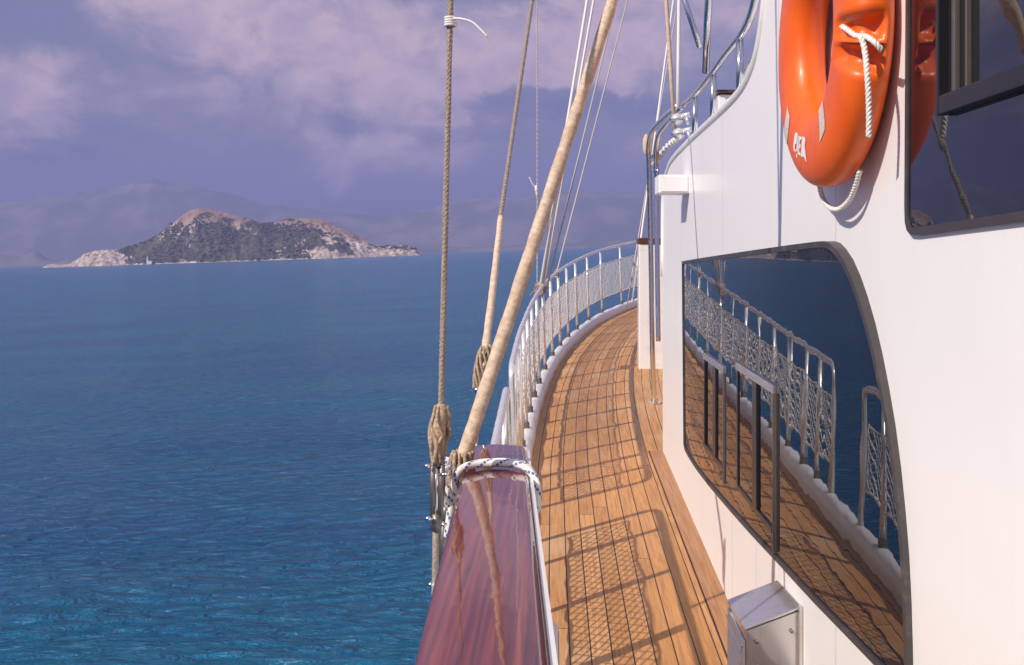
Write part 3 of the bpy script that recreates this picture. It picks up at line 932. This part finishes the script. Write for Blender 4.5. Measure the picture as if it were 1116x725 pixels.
# second shroud
root = thing('shroud', tuple(at(518, 500, 3.55)), 'thin pale shroud with ragged tied end, second from the left', 'shroud', 'shrouds and lines rising from the rail')
a = at(545, 240, 4.1); b_ = at(580, 0, 4.7)
bm = bmesh.new(); rope(bm, [a, a.lerp(b_, .5), b_, ext(a, b_, 3.5)], .0105, .05, 3, 6); link('wire', bm, M['wire'], root)
bm = bmesh.new(); pts = [at(546, 236, 4.1), at(541, 280, 4.0), at(536, 325, 3.85), at(531, 365, 3.7), at(527, 402, 3.6)]
P2 = catmull(pts, 8); tube(bm, P2, [.0125 + .0035 * (i / len(P2)) + random.uniform(-.0008, .0012) for i in range(len(P2))], 10); link('serving', bm, M['leather'], root)
bm = bmesh.new()
for i in range(9):
    pts = []
    for k in range(6):
        v = k / 5; aa = i * .7 + v * 2.5; rr = .018 + .010 * math.sin(math.pi * v)
        c = at(530 - 8 * v, 378 + 45 * v, 3.6); pts.append(c + Vector((math.cos(aa) * rr, math.sin(aa) * rr, random.uniform(-.006, .006))))
    tube(bm, catmull(pts, 4), random.uniform(.004, .0065), 6)
tube(bm, catmull([at(534, 380, 3.6), at(523, 392, 3.6), at(521, 410, 3.6), at(523, 424, 3.6)], 5), .007, 7)
link('lashing', bm, M['hemp'], root)
bm = bmesh.new(); tube(bm, [at(525, 405, 3.6), at(523, 440, 3.58), at(516, 500, 3.55)], .009, 8); sphere(bm, at(520, 425, 3.58), .012, 10, 8); link('turnbuckle', bm, M['steel'], root)

# the thick leathered one
root = thing('shroud', tuple(at(490, 545, 2.62)), 'thick leather wrapped shroud crossing the picture diagonally to the cap rail', 'shroud', 'shrouds and lines rising from the rail')
a = at(503, 505, 2.66); b_ = at(668, 0, 2.85)
pts = [a] + [a.lerp(b_, k / 60) for k in range(1, 61)] + [ext(a, b_, 2.2)]
bm = bmesh.new(); tube(bm, pts, [.0205 - .0038 * min(1, i / 60) + .0007 * math.sin(i * .9) + .0005 * math.sin(i * 2.3) + random.uniform(-.0004, .0004) for i in range(len(pts))], 14); link('serving', bm, M['leather'], root)
bm = bmesh.new()
for i in range(12):
    pts = []
    for k in range(7):
        v = k / 6; aa = i * .55 + v * 1.8; rr = .026 - .012 * v + .006 * math.sin(v * 5)
        c = at(505 - 17 * v, 492 + 62 * v, 2.645); pts.append(c + Vector((math.cos(aa) * rr, math.sin(aa) * rr, 0)))
    tube(bm, catmull(pts, 4), random.uniform(.0045, .007), 6)
for i in range(5):
    c0 = at(503 - i * 1.2, 505 + i * 4, 2.65); tube(bm, [c0 + Vector((math.cos(q * .66) * .029, math.sin(q * .66) * .029, .006 * math.cos(q * .66))) for q in range(11)], .004, 6)
link('lashing', bm, M['hemp'], root)
bm = bmesh.new()
tube(bm, catmull([at(488, 500, 2.52), at(484, 512, 2.5), at(483, 524, 2.5), at(488, 535, 2.5), at(492, 545, 2.5), at(490, 560, 2.5), at(487, 585, 2.5)], 6), .0085, 9)
tube(bm, catmull([at(492, 508, 2.52), at(483, 514, 2.48), at(480, 527, 2.47), at(484, 540, 2.48), at(489, 552, 2.5)], 6), .007, 9)
link('tail', bm, M['flecked'], root)
bm = bmesh.new(); tube(bm, [at(487, 552, 2.60), at(484, 575, 2.58), at(482, 612, 2.55)], .010, 8); sphere(bm, at(486, 560, 2.58), .018, 10, 8, (1, .7, 1.3)); link('shackle', bm, M['dull'], root)

# thin lines further forward, gathered in a lashing on the guard rail
KN = Vector((-.115, 9.55, -.395))
ys_l = 'shrouds and lines rising from the rail'
def line(name, pts, r, mat, label, strands=0, lash=None):
    bm = bmesh.new()
    if strands: rope(bm, pts, r, .09, strands, 5, .03)
    else: tube(bm, pts, r, 7)
    o = link(name, bm, mat); tag(o, label, 'line', ys_l); return o
def up(a, b, k=2.2): return [a, a.lerp(b, .5), b, ext(a, b, k)]
o = line('halyard', up(KN + Vector((-.03, 0, .0)), at(585.5, 0, 9.8)), .0075, M['grey_cord'], 'thin upright brown line with a little white tie on it', 2)
bm = bmesh.new()
c = at(585, 206, 9.7); sphere(bm, c, .028, 10, 8, (.8, .8, 1.4)); tube(bm, catmull([c, at(580, 200, 9.7), at(577, 193, 9.7)], 4), .006, 6); tube(bm, [c, at(586, 216, 9.7)], .016, 6)
q = link('tie', bm, M['white_cord'], o)
line('halyard', up(KN + Vector((.0, 0, .02)), at(640, 0, 10.4)), .0155, M['white_cord'], 'left one of two bright white lines leading up from the lashing')
line('halyard', up(KN + Vector((.03, .02, .02)), at(647, 0, 10.4)), .0125, M['white_cord'], 'right one of two bright white lines leading up from the lashing')
line('halyard', up(KN + Vector((.06, .05, .0)), at(672, 0, 10.8)), .010, M['grey_cord'], 'grey line leaning just right of the pair of white lines', 3)
e11 = rail_pt(len_at(10.9), rail_h(10.9))
line('halyard', up(e11, at(684, 0, 12)), .0105, M['grey_cord'], 'grey line meeting the guard rail forward of the lashing', 3)
bm = bmesh.new()
for i in range(16):
    c = KN + Vector((random.uniform(-.02, .02), random.uniform(-.09, .09), random.uniform(-.03, .03)))
    pts = [c + Vector((math.cos(q * 1.1 + i) * .032, math.sin(q * .7 + i) * .03, math.sin(q * 1.1 + i) * .034)) for q in range(6)]
    tube(bm, catmull(pts, 3), random.uniform(.005, .009), 6)
for i in range(14):
    c = KN + Vector((random.uniform(-.04, .05), random.uniform(-.1, .1), random.uniform(-.03, .03)))
    d = Vector((random.uniform(-1, 1), random.uniform(-.6, .6), random.uniform(-1.4, .5))) * .07
    tube(bm, catmull([c, c + d * .5 + Vector((0, 0, .012)), c + d], 4), [.004] * 8 + [.001], 5)
for i in range(3):
    c = KN + Vector((random.uniform(-.05, .05), random.uniform(-.1, .1), -.02)); tube(bm, catmull([c, c + Vector((.02, 0, -.09)), c + Vector((random.uniform(-.05, .05), 0, -.18))], 4), .006, 6)
o = link('lashing', bm, M['hemp']); tag(o, 'frayed tan rope lashing where thin lines meet the guard rail', 'lashing')
bm = bmesh.new()
for i in range(5):
    c = e11 + Vector((0, random.uniform(-.05, .05), random.uniform(-.04, .02)))
    tube(bm, catmull([c + Vector((math.cos(q * 1.2 + i) * .024, math.sin(q * .8 + i) * .03, math.sin(q * 1.2 + i) * .024)) for q in range(5)], 3), .005, 6)
o = link('lashing', bm, M['hemp']); tag(o, 'smaller rope lashing on the guard rail below the rightmost grey line', 'lashing')
line('forestay', up(at(689, 330, 15.6), at(706, 205, 16.5), 3), .017, M['white_cord'], 'white line at the bow beside the white post, nearer of two')
line('forestay', up(at(683, 335, 15.0), at(703, 215, 15.9), 3), .010, M['grey_cord'], 'thin grey line at the bow, farther of the two beside the post')
line('lift', up(at(735.5, 148, 5.85), at(726, 0, 5.9)), .0125, M['served'], 'thick cream line coming down to the chrome blocks at the cabin corner')
line('lift', up(at(738.5, 126, 6.1), at(740, 0, 6.2)), .0115, M['white_cord'], 'white line right of the cream one above the chrome blocks')

# ------------------------------------------------------------------ cabin
cabin = thing('cabin', (WX, 6.88, zd(6.88)), 'white cabin side with big tinted windows beside the deck', 'cabin')
top_pts = [(6.62, .50), (6.45, .545), (6.1, .572), (5.6, .59), (5.1, .603), (4.6, .612), (4.2, .625), (4.0, .64), (3.86, .665), (3.74, .71), (3.65, .78), (3.58, .88), (3.54, 1.0), (3.50, 1.15), (3.4, 1.5), (3.2, 1.9)]
tp = [(p.x, p.y) for p in catmull([(a, b, 0) for a, b in top_pts], 4)]
Yf = 6.88
outline = [(-8, zd(-8) - .02), (Yf, zd(Yf) - .02), (Yf, .18), (Yf - .01, .30), (Yf - .06, .40), (Yf - .14, .46)] + tp + [(-8, 1.9)]
bm = bmesh.new()
prism_x(bm, outline, WX, 2 * XC - WX, .022, 3)
link('wall', bm, M['gelcoat'], cabin, angle=35)
# rounded coaming along the wall's top edge
tpath = [Vector((WX + .014, y, z)) for y, z in [(Yf - .0, -.2), (Yf + .0, .18), (Yf - .01, .30), (Yf - .06, .40), (Yf - .14, .46)] + tp]
bm = bmesh.new(); tube(bm, catmull(tpath[::2], 3), .026, 10); link('coaming', bm, M['white'], cabin)

def yz(lst): return [(on_wall(px, py).y, on_wall(px, py).z) for px, py in lst]
# lower window
L_top = [(745.5, 285), (760, 283), (780, 280.2), (800, 277.5), (830, 273.2), (860, 269), (885, 265.5), (903, 263.2), (910, 262.9), (916, 265), (922, 271), (930, 283), (938, 301), (946, 324), (954, 352), (962, 386), (969, 422), (976, 463), (982, 508), (987, 556), (991, 605), (993.5, 655), (995, 705), (995.5, 740), (992, 752), (984, 748)]
L_bot = [(960, 723), (930, 690), (900, 658), (860, 613.5), (830, 582), (800, 549.5), (780, 528), (765, 511), (754, 497), (749.5, 490), (748, 484)]
LW = yz(L_top + L_bot)
glass_x = WX - .006
def bulge(bm):
    """the big pane bellies outward a little"""
    for kk in range(40):
        bmesh.ops.bisect_plane(bm, geom=bm.verts[:] + bm.edges[:] + bm.faces[:], plane_co=(0, 2.1 + kk * .094, 0), plane_no=(0, 1, 0))
    for v in bm.verts:
        if v.co.x < WX:
            w_ = (v.co.y - 2.1) / 3.66
            v.co.x -= .030 * max(0, 4 * w_ * (1 - w_)) ** .9
bm = bmesh.new(); prism_x(bm, inset(LW, .016), glass_x, WX + .01)
bulge(bm)
win = link('window', bm, M['glass'], cabin, angle=30)
bm = bmesh.new(); loop_band(bm, LW, inset(LW, .017), WX + .005, WX - .013); bulge(bm)
link('frame', bm, M['seal'], win, angle=40)
# sashes standing in the lower window: black uprights, bright head bar, steel post
def sash(px0, px1, pyt0, pyb0, pyb1, w2):
    Y0 = on_wall(px0, 400).y; Y1_ = on_wall(px1, 400).y
    zt = on_wall(px0, pyt0).z; zb = on_wall(px0, pyb0).z
    w_ = ((Y0 + Y1_) / 2 - 2.1) / 3.66; gx = glass_x - .030 * max(0, 4 * w_ * (1 - w_)) ** .9
    x0, x1 = gx - .006, gx + .004
    bm = bmesh.new()
    box(bm, x0, x1, Y0 - .022, Y0, zb, zt - .014, .0008)
    ym = Y0 + (Y1_ - Y0) * w2
    box(bm, x0 - .002, x1, ym - .045, ym + .03, zb + .018, zt - .014, .0008)
    box(bm, x0, x1, Y1_ + .035, Y0 - .022, zb, zb + .018, .0008)
    s = link('sash', bm, M['black'], win, angle=30)
    bm = bmesh.new(); box(bm, x0 - .003, x1, Y1_, Y0, zt - .014, zt + .016, .002); link('head_bar', bm, M['steel'], s, angle=30)
    bm = bmesh.new(); box(bm, x0 - .003, x1, Y1_, Y1_ + .012, zb - .05, zt - .014, .001); link('post', bm, M['dull'], s, angle=30)
sash(776, 799, 388, 486, 518, .55)
sash(814, 857, 399, 532, 580, .52)
# upper window
U = [(992.5, -420), (992.5, -100), (991.5, 60), (990.8, 180), (990.5, 225), (991, 242), (993, 251), (997, 256), (1004, 256.5), (1030, 253), (1060, 249), (1090, 245), (1150, 237), (1260, 224), (1500, 206), (1500, -1100)]
UW = yz(U)
bm = bmesh.new(); prism_x(bm, inset(UW, .010), glass_x, WX + .01)
win2 = link('window', bm, M['glass'], cabin, angle=30)
bm = bmesh.new(); loop_band(bm, UW, inset(UW, .016), WX + .005, WX - .010); link('frame', bm, M['seal'], win2, angle=40)
# sliding light in the upper window
Ya = on_wall(1035, 100).y; Yb = 1.05
zb = .252; zt = 1.3; fx0, fx1 = WX - .028, WX - .0065
bm = bmesh.new()
box(bm, fx0, fx1, Ya - .016, Ya, zb, zt, .003); box(bm, fx0, fx1, Yb, Ya - .016, zb, zb + .036, .003)
sl = link('sash', bm, M['black'], win2, angle=30)
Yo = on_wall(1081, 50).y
bm = bmesh.new(); box(bm, WX - .0085, WX - .0068, Yo, Ya - .016, zb + .036, zt); link('opening_shade', bm, M['room_shade'], win2, smooth=False)  # thin black sheet on the glass, the gap's shade given as colour
bm = bmesh.new()
for px_, wd in ((1050, .014), (1064, .006)):
    y_ = on_wall(px_, 50).y; box(bm, WX - .020, WX - .0086, y_ - wd / 2, y_ + wd / 2, zb + .036, zt, .002)
link('track', bm, M['dull'], win2, angle=30)
bm = bmesh.new(); box(bm, WX - .022, WX - .0086, Yb, Yo, zb + .036, zt, .002); link('pane', bm, M['glass'], sl, angle=30)

# lamp box high on the cabin's front corner
bm = bmesh.new(); box(bm, .590, WX + .02, 5.52, 5.74, .302, .405, .006, 3)
root = thing('light_box', (WX, 5.6, .30), 'small white box fixed high on the corner of the cabin side', 'box')
link('housing', bm, M['plastic'], root, angle=40)
bm = bmesh.new(); box(bm, .602, WX - .01, 5.515, 5.5195, .312, .395, .001); link('cover', bm, M['plastic'], root, angle=40)

# steel vent box near the bottom edge
root = thing('vent_box', (.68, 3.2, zd(3.2)), 'stainless steel vent box with sloping lid on the lower cabin side', 'vent box')
xa, xb, ya, yb_ = .592, WX - .002, 3.035, 3.345
zb0 = zd(3.2) + .03
bm = bmesh.new()
hexa(bm, [(xa, ya, zb0), (xb, ya, zb0), (xb, yb_, zb0), (xa, yb_, zb0), (xa, ya, -1.168), (xb, ya, -1.104), (xb, yb_, -1.132), (xa, yb_, -1.196)], .004)
link('housing', bm, M['sheet'], root, angle=30)
bm = bmesh.new()
hexa(bm, [(xa - .006, ya - .006, -1.1665), (xb, ya - .006, -1.0995), (xb, yb_ + .006, -1.1275), (xa - .006, yb_ + .006, -1.1945), (xa - .006, ya - .006, -1.157), (xb, ya - .006, -1.090), (xb, yb_ + .006, -1.118), (xa - .006, yb_ + .006, -1.185)], .003)
link('lid', bm, M['sheet'], root, angle=30)
bm = bmesh.new(); box(bm, xa - .006, xa - .0008, ya + .01, yb_ - .01, zb0 + .02, -1.205, .002); pl = link('grille', bm, M['plastic'], root, angle=30)
bm = bmesh.new()
for k in range(9):
    z = -1.245 - k * .032
    hexa(bm, [(xa - .011, ya + .05, z - .014), (xa - .0065, ya + .05, z - .006), (xa - .0065, yb_ - .05, z - .006), (xa - .011, yb_ - .05, z - .014), (xa - .0105, ya + .05, z - .011), (xa - .0065, ya + .05, z + .006), (xa - .0065, yb_ - .05, z + .006), (xa - .0105, yb_ - .05, z - .011)])
link('louvre', bm, M['plastic'], pl, smooth=False)
for yy in (ya + .03, yb_ - .03):
    bm = bmesh.new(); sphere(bm, (xa - .007, yy, -1.225), .006, 10, 6); link('screw', bm, M['steel'], pl)
for xx in (xa + .03, xb - .03):
    bm = bmesh.new(); sphere(bm, (xx, ya - .0065, -1.18 + (.012 if xx > .65 else -.02)), .006, 10, 6, (1, .5, 1)); link('screw', bm, M['dull'], root)
bm = bmesh.new(); box(bm, xb - .012, xb, ya - .022, ya - .0065, zb0, -1.086, .002); link('flange', bm, M['sheet'], root, angle=30)

# white rounded case against the bulwark
root = thing('case', (-.04, 3.1, zd(3.1)), 'white rounded plastic case standing beside the mahogany cap rail', 'case')
bm = bmesh.new()
yc0, yc1 = 2.93, 3.21; xl = -.12
box(bm, xl, .018, yc0, yc1, zd(yc0) + .018, -1.20, .018, 4); link('shell', bm, M['plastic'], root, angle=50)
bm = bmesh.new(); box(bm, xl + .02, .012, yc0 - .0015, yc0 + .002, -1.252, -1.222, .0005); link('stripe', bm, M['label'], root)
bm = bmesh.new(); box(bm, .0182, .021, yc0 + .025, yc1 - .025, -1.265, -1.225, .0008); link('stripe', bm, M['label'], root)

# white post at the break of the foredeck with a varnished cap
root = thing('bulkhead_post', (.95, 10.2, zd(10.2)), 'white upright post with dark wooden cap at the foredeck', 'post')
bm = bmesh.new(); box(bm, .885, 1.25, 10.15, 10.35, zd(10.35) - .03, .035, .01, 3); link('panel', bm, M['white'], root, angle=40)
bm = bmesh.new(); box(bm, .875, 1.26, 10.135, 10.365, .037, .10, .012, 3); link('cap', bm, M['varnish'], root, angle=40)

# steel awning posts at the cabin corner
root = thing('awning_frame', (.86, 8.4, zd(8.4)), 'tall bent stainless tube frame standing on deck at the cabin corner', 'frame')
fb = Vector((.866, 8.44, zd(8.44)))
bm = bmesh.new(); tube(bm, catmull([fb, at(711, 380, 8.3), at(709.5, 280, 8.2), at(707.5, 190, 8.0), at(707, 160, 7.9), at(711, 143, 7.6), at(722, 130, 7.0), at(738, 116, 6.2)], 6), .021, 12); link('tube', bm, M['steel'], root)
fb2 = fb + Vector((.07, -.55, -.02))
bm = bmesh.new(); tube(bm, catmull([at(717.5, 372, 7.2), at(716.5, 300, 7.2), at(715.5, 200, 7.2), at(715, 170, 7.1), at(718, 148, 6.9), at(728, 133, 6.5), at(742, 118, 5.9)], 6), .018, 12); link('tube', bm, M['steel'], root)
bm = bmesh.new(); tube(bm, [at(709, 172, 7.9), at(715, 168, 7.2)], .014, 10); tube(bm, [at(708, 186, 7.9), at(717, 186, 7.0)], .012, 10); link('rung', bm, M['steel'], root)
bm = bmesh.new(); cyl(bm, fb, fb + Vector((0, 0, .012)), .055, 18); cyl(bm, fb, fb + Vector((0, 0, .05)), .03, 14); link('base_plate', bm, M['steel'], root, angle=40)
bm = bmesh.new()
pp = [at(712, 180, 7.4), at(722, 166, 7.0), at(732, 156, 6.4), at(739, 151, 6.0)]
tube(bm, catmull(pp, 8), .017, 10)
PW_ = catmull(pp, 14); fr = frames(PW_)
q = [PW_[i] + (fr[i][1] * math.cos(i * 1.3) + fr[i][2] * math.sin(i * 1.3)) * .019 for i in range(8, len(PW_) - 2)]
tube(bm, q, .006, 6); link('wrapping', bm, M['white_cord'], root)
bm = bmesh.new(); sphere(bm, at(704.5, 158, 8.1), .045, 16, 12, (.7, .8, 2.0)); link('bumper', bm, M['served'], root)

root = thing('pulley_block', tuple(at(739, 150, 5.8)), 'two chrome ball fittings one above the other at the cabin corner', 'fitting')
for (px, py) in ((738, 130), (740, 146)):
    bm = bmesh.new(); sphere(bm, at(px, py, 5.8), .038, 24, 16, (1, 1, .92)); bl = link('ball', bm, M['chrome'], root)
    bm = bmesh.new(); tube(bm, [at(px - 1, py, 5.79) + Vector((math.cos(q / 20 * 6.283) * .0392, math.sin(q / 20 * 6.283) * .0392, -.004)) for q in range(21)], .003, 6); link('band', bm, M['dull'], bl)
    bm = bmesh.new(); tube(bm, [at(px + 4, py - 3, 5.8), at(px + 14, py - 5, 5.75)], .016, 12); tube(bm, [at(px + 10, py - 4, 5.77), at(px + 12, py + 6, 5.76)], .010, 10); link('stem', bm, M['chrome'], bl)

# upper deck railing standing on the cabin coaming
root = thing('upper_railing', tuple(on_wall(776, 118)), 'stainless railing stepping up along the top of the cabin side', 'railing')
xr = WX + .03
def wr_(px, py): return on_wall(px, py, xr)
tops = [at(736, 124, 6.1), wr_(747, 113), wr_(757, 104), wr_(776, 80), wr_(790, 60), wr_(806, 40), wr_(815, 25), wr_(821, 8), wr_(825, -15), wr_(828, -50), wr_(832, -120)]
bm = bmesh.new(); tube(bm, catmull(tops, 5), .017, 12); link('top_rail', bm, M['steel'], root)
for (px, p0, p1) in ((757, 104, 146), (777, 80, 128), (806, 41, 104)):
    bm = bmesh.new(); tube(bm, [wr_(px, p0 + 1), wr_(px + .5, p1)], .0165, 12); link('post', bm, M['steel'], root)
x2 = WX + .16
bm = bmesh.new(); tube(bm, catmull([on_wall(800, 118, x2 + .02), on_wall(808, 92, x2), on_wall(818, 68, x2), on_wall(832, 52, x2), on_wall(850, 45, x2)], 5), .015, 10); link('inner_rail', bm, M['steel'], root)
for pts, r_ in (([at(746, -120, 4.6), at(746, 0, 4.55), at(763, 52, 4.5)], .0135), ([wr_(769, 78), at(771, 20, 4.85), at(776, -60, 4.8), at(781, -160, 4.8)], .019)):
    bm = bmesh.new(); tube(bm, pts, r_, 12); link('brace', bm, M['steel'], root)

# varnished coaming of the upper deck, behind the railing
bm = bmesh.new(); box(bm, .84, 2.4, 5.05, 5.25, .60, .78, .012, 2)
root = thing('upper_deck_edge', (1.6, 5.15, .6), 'varnished wooden edge with dark top behind the upper railing', 'deck_edge')
link('panel', bm, M['white'], root, angle=40)
bm = bmesh.new(); box(bm, .83, 2.41, 5.03, 5.27, .782, .80, .006, 2); link('top', bm, M['varnish'], root, angle=40)

# ------------------------------------------------------------------ lifebuoy
BC = Vector((.695, 2.502, .525)); BR, BA, BB = .276, .097, .058
def dent(phi, th):
    """the rope pockets moulded into the front face: depth of the recess"""
    d = 0.0
    c0 = R(-167)
    dp = (phi - c0 + math.pi) % (2 * math.pi) - math.pi
    a = abs(dp) * BR
    along = 1 - min(1, max(0, (a - .038) / .012))
    fin = 1 - min(1, max(0, (abs(a) - .004) / .006))
    dt = (th - R(38) + math.pi) % (2 * math.pi) - math.pi
    across = 1 - min(1, max(0, (abs(dt) - R(44)) / R(14)))
    return along * across * .030 * (1 - fin)
def buoy(phi, th, off=0.0):
    """phi round the ring in the wall's plane, th round the tube: 0 outward rim, 180 degrees the hole, 90 the front"""
    c, s = math.cos(th), math.sin(th)
    e = .82
    rr = math.copysign(abs(c) ** e, c) * (BA + off); xx = math.copysign(abs(s) ** e, s) * (BB + off)
    d = dent(phi, th)
    k = max(.3, 1 - d / .064)
    rad = BR + rr * (1 if d == 0 else k)
    x = BC.x - xx * (k if s > 0 else 1)
    return Vector((x, BC.y + math.cos(phi) * rad, BC.z + math.sin(phi) * rad))
root = thing('lifebuoy', tuple(BC + Vector((.07, 0, -.37))), 'orange lifebuoy with white grab rope hanging on the cabin side', 'lifebuoy')
bm = bmesh.new(); NP, NTH = 220, 56; g = []
for i in range(NP):
    g.append([bm.verts.new(buoy(2 * math.pi * i / NP, 2 * math.pi * k / NTH)) for k in range(NTH)])
for i in range(NP):
    for k in range(NTH): bm.faces.new((g[i][k], g[(i + 1) % NP][k], g[(i + 1) % NP][(k + 1) % NTH], g[i][(k + 1) % NTH]))
bmesh.ops.recalc_face_normals(bm, faces=bm.faces)
link('ring', bm, M['orange'], root)
def patch(p0, p1, t0, t1, off, mat, name, n1=8, n2=20, bend=0.0):
    bm = bmesh.new(); gg = []
    for i in range(n1 + 1):
        row = []
        for k in range(n2 + 1):
            v = k / n2; ph = p0 + (p1 - p0) * i / n1 + bend * (v - .5) ** 2
            row.append(bm.verts.new(buoy(ph, t0 + (t1 - t0) * v, off)))
        gg.append(row)
    for i in range(n1):
        for k in range(n2): bm.faces.new((gg[i][k], gg[i + 1][k], gg[i + 1][k + 1], gg[i][k + 1]))
    bmesh.ops.recalc_face_normals(bm, faces=bm.faces)
    return link(name, bm, mat, root)
for deg, t0, t1 in ((-45, 55, 105), (-125, 78, 125), (150, 150, 200), (56, 60, 120), (142, 60, 110)):
    patch(R(deg - 5), R(deg + 5), R(t0), R(t1), .0014, M['tape'], 'tape', bend=.35)
# the little white maker's mark low on the front face
def mark_poly(pts):
    vs = []
    for u, v in pts:
        vs.append(buoy(R(-77.5) + u / BR, R(92) - v / .075, .0016))
    return vs
bm = bmesh.new()
S = .0052
glyphs = [[(-4.3, -2.6), (-3.6, -3.8), (-2.4, -3.8), (-2.2, -2.2), (-2.2, .2), (-3.1, .4), (-3.1, 1.6), (-2.3, 1.8), (-2.6, 2.8), (-3.6, 2.9), (-4.3, 1.8)], [(-2.0, -3.4), (-1.2, -3.4), (-1.2, 2.0), (-2.0, 2.0)], [(-2.0, 2.9), (-1.2, 2.9), (-1.2, 4.4), (-2.0, 4.4)],
          [(-1.0, -3.4), (1.0, -3.4), (1.0, -2.3), (0.0, -2.1), (0.0, -.6), (.8, -.5), (.8, .4), (0.0, .5), (0.0, 1.5), (1.0, 1.7), (1.0, 2.7), (-1.0, 2.6)], [(1.2, -3.6), (3.2, -3.4), (4.0, -2.0), (3.6, -.2), (4.1, 1.6), (4.3, 5.6), (3.0, 3.0), (1.2, 2.9)]]
for gl in glyphs:
    try: bm.faces.new([bm.verts.new(p) for p in mark_poly([(-u * S * 2.9, v * S * .85) for u, v in gl])])
    except ValueError: pass
bmesh.ops.recalc_face_normals(bm, faces=bm.faces)
mk = link('mark', bm, M['plastic'], root, smooth=False)
# grab rope
def bt(px, py, y): return at(px, py, y)
bm = bmesh.new()
rope(bm, catmull([at(917, 28, 2.24), at(924, 33, 2.20), at(933, 39, 2.17), at(944, 40, 2.13), at(953, 46, 2.10), at(961, 55, 2.10)], 8), .0068, .03, 3, 6, .006)
link('grab_rope', bm, M['white_cord'], root); bm = bmesh.new()
rope(bm, catmull([at(937, 39, 2.14), at(942, 52, 2.13), at(945, 80, 2.112), at(947, 115, 2.115), at(947, 150, 2.125)], 8), .0070, .03, 3, 6, .006)
link('grab_rope', bm, M['white_cord'], root); bm = bmesh.new()
rope(bm, catmull([at(893, 203, 2.62), at(896, 214, 2.64), at(904, 226, 2.59), at(914, 228, 2.50), at(925, 219, 2.42), at(932, 204, 2.37), at(937, 186, 2.33)], 8), .0068, .03, 3, 6, .006)
link('grab_rope', bm, M['white_cord'], root)
for yy in (BC.y - .2, BC.y + .2):
    bm = bmesh.new(); tube(bm, catmull([(WX, yy, BC.z - .20), (WX - .015, yy, BC.z - .205), (WX - .03, yy, BC.z - .215)], 4), .008, 8)
    link('bracket', bm, M['steel'], root)

# ------------------------------------------------------------------ heel the boat and everything aboard, the camera with it
HM = Matrix.Rotation(HEEL, 4, 'Y')
for o in list(COL.objects):
    if o.parent is None and o not in LAND and o.type != 'LIGHT':
        o.matrix_basis = HM @ o.matrix_basis
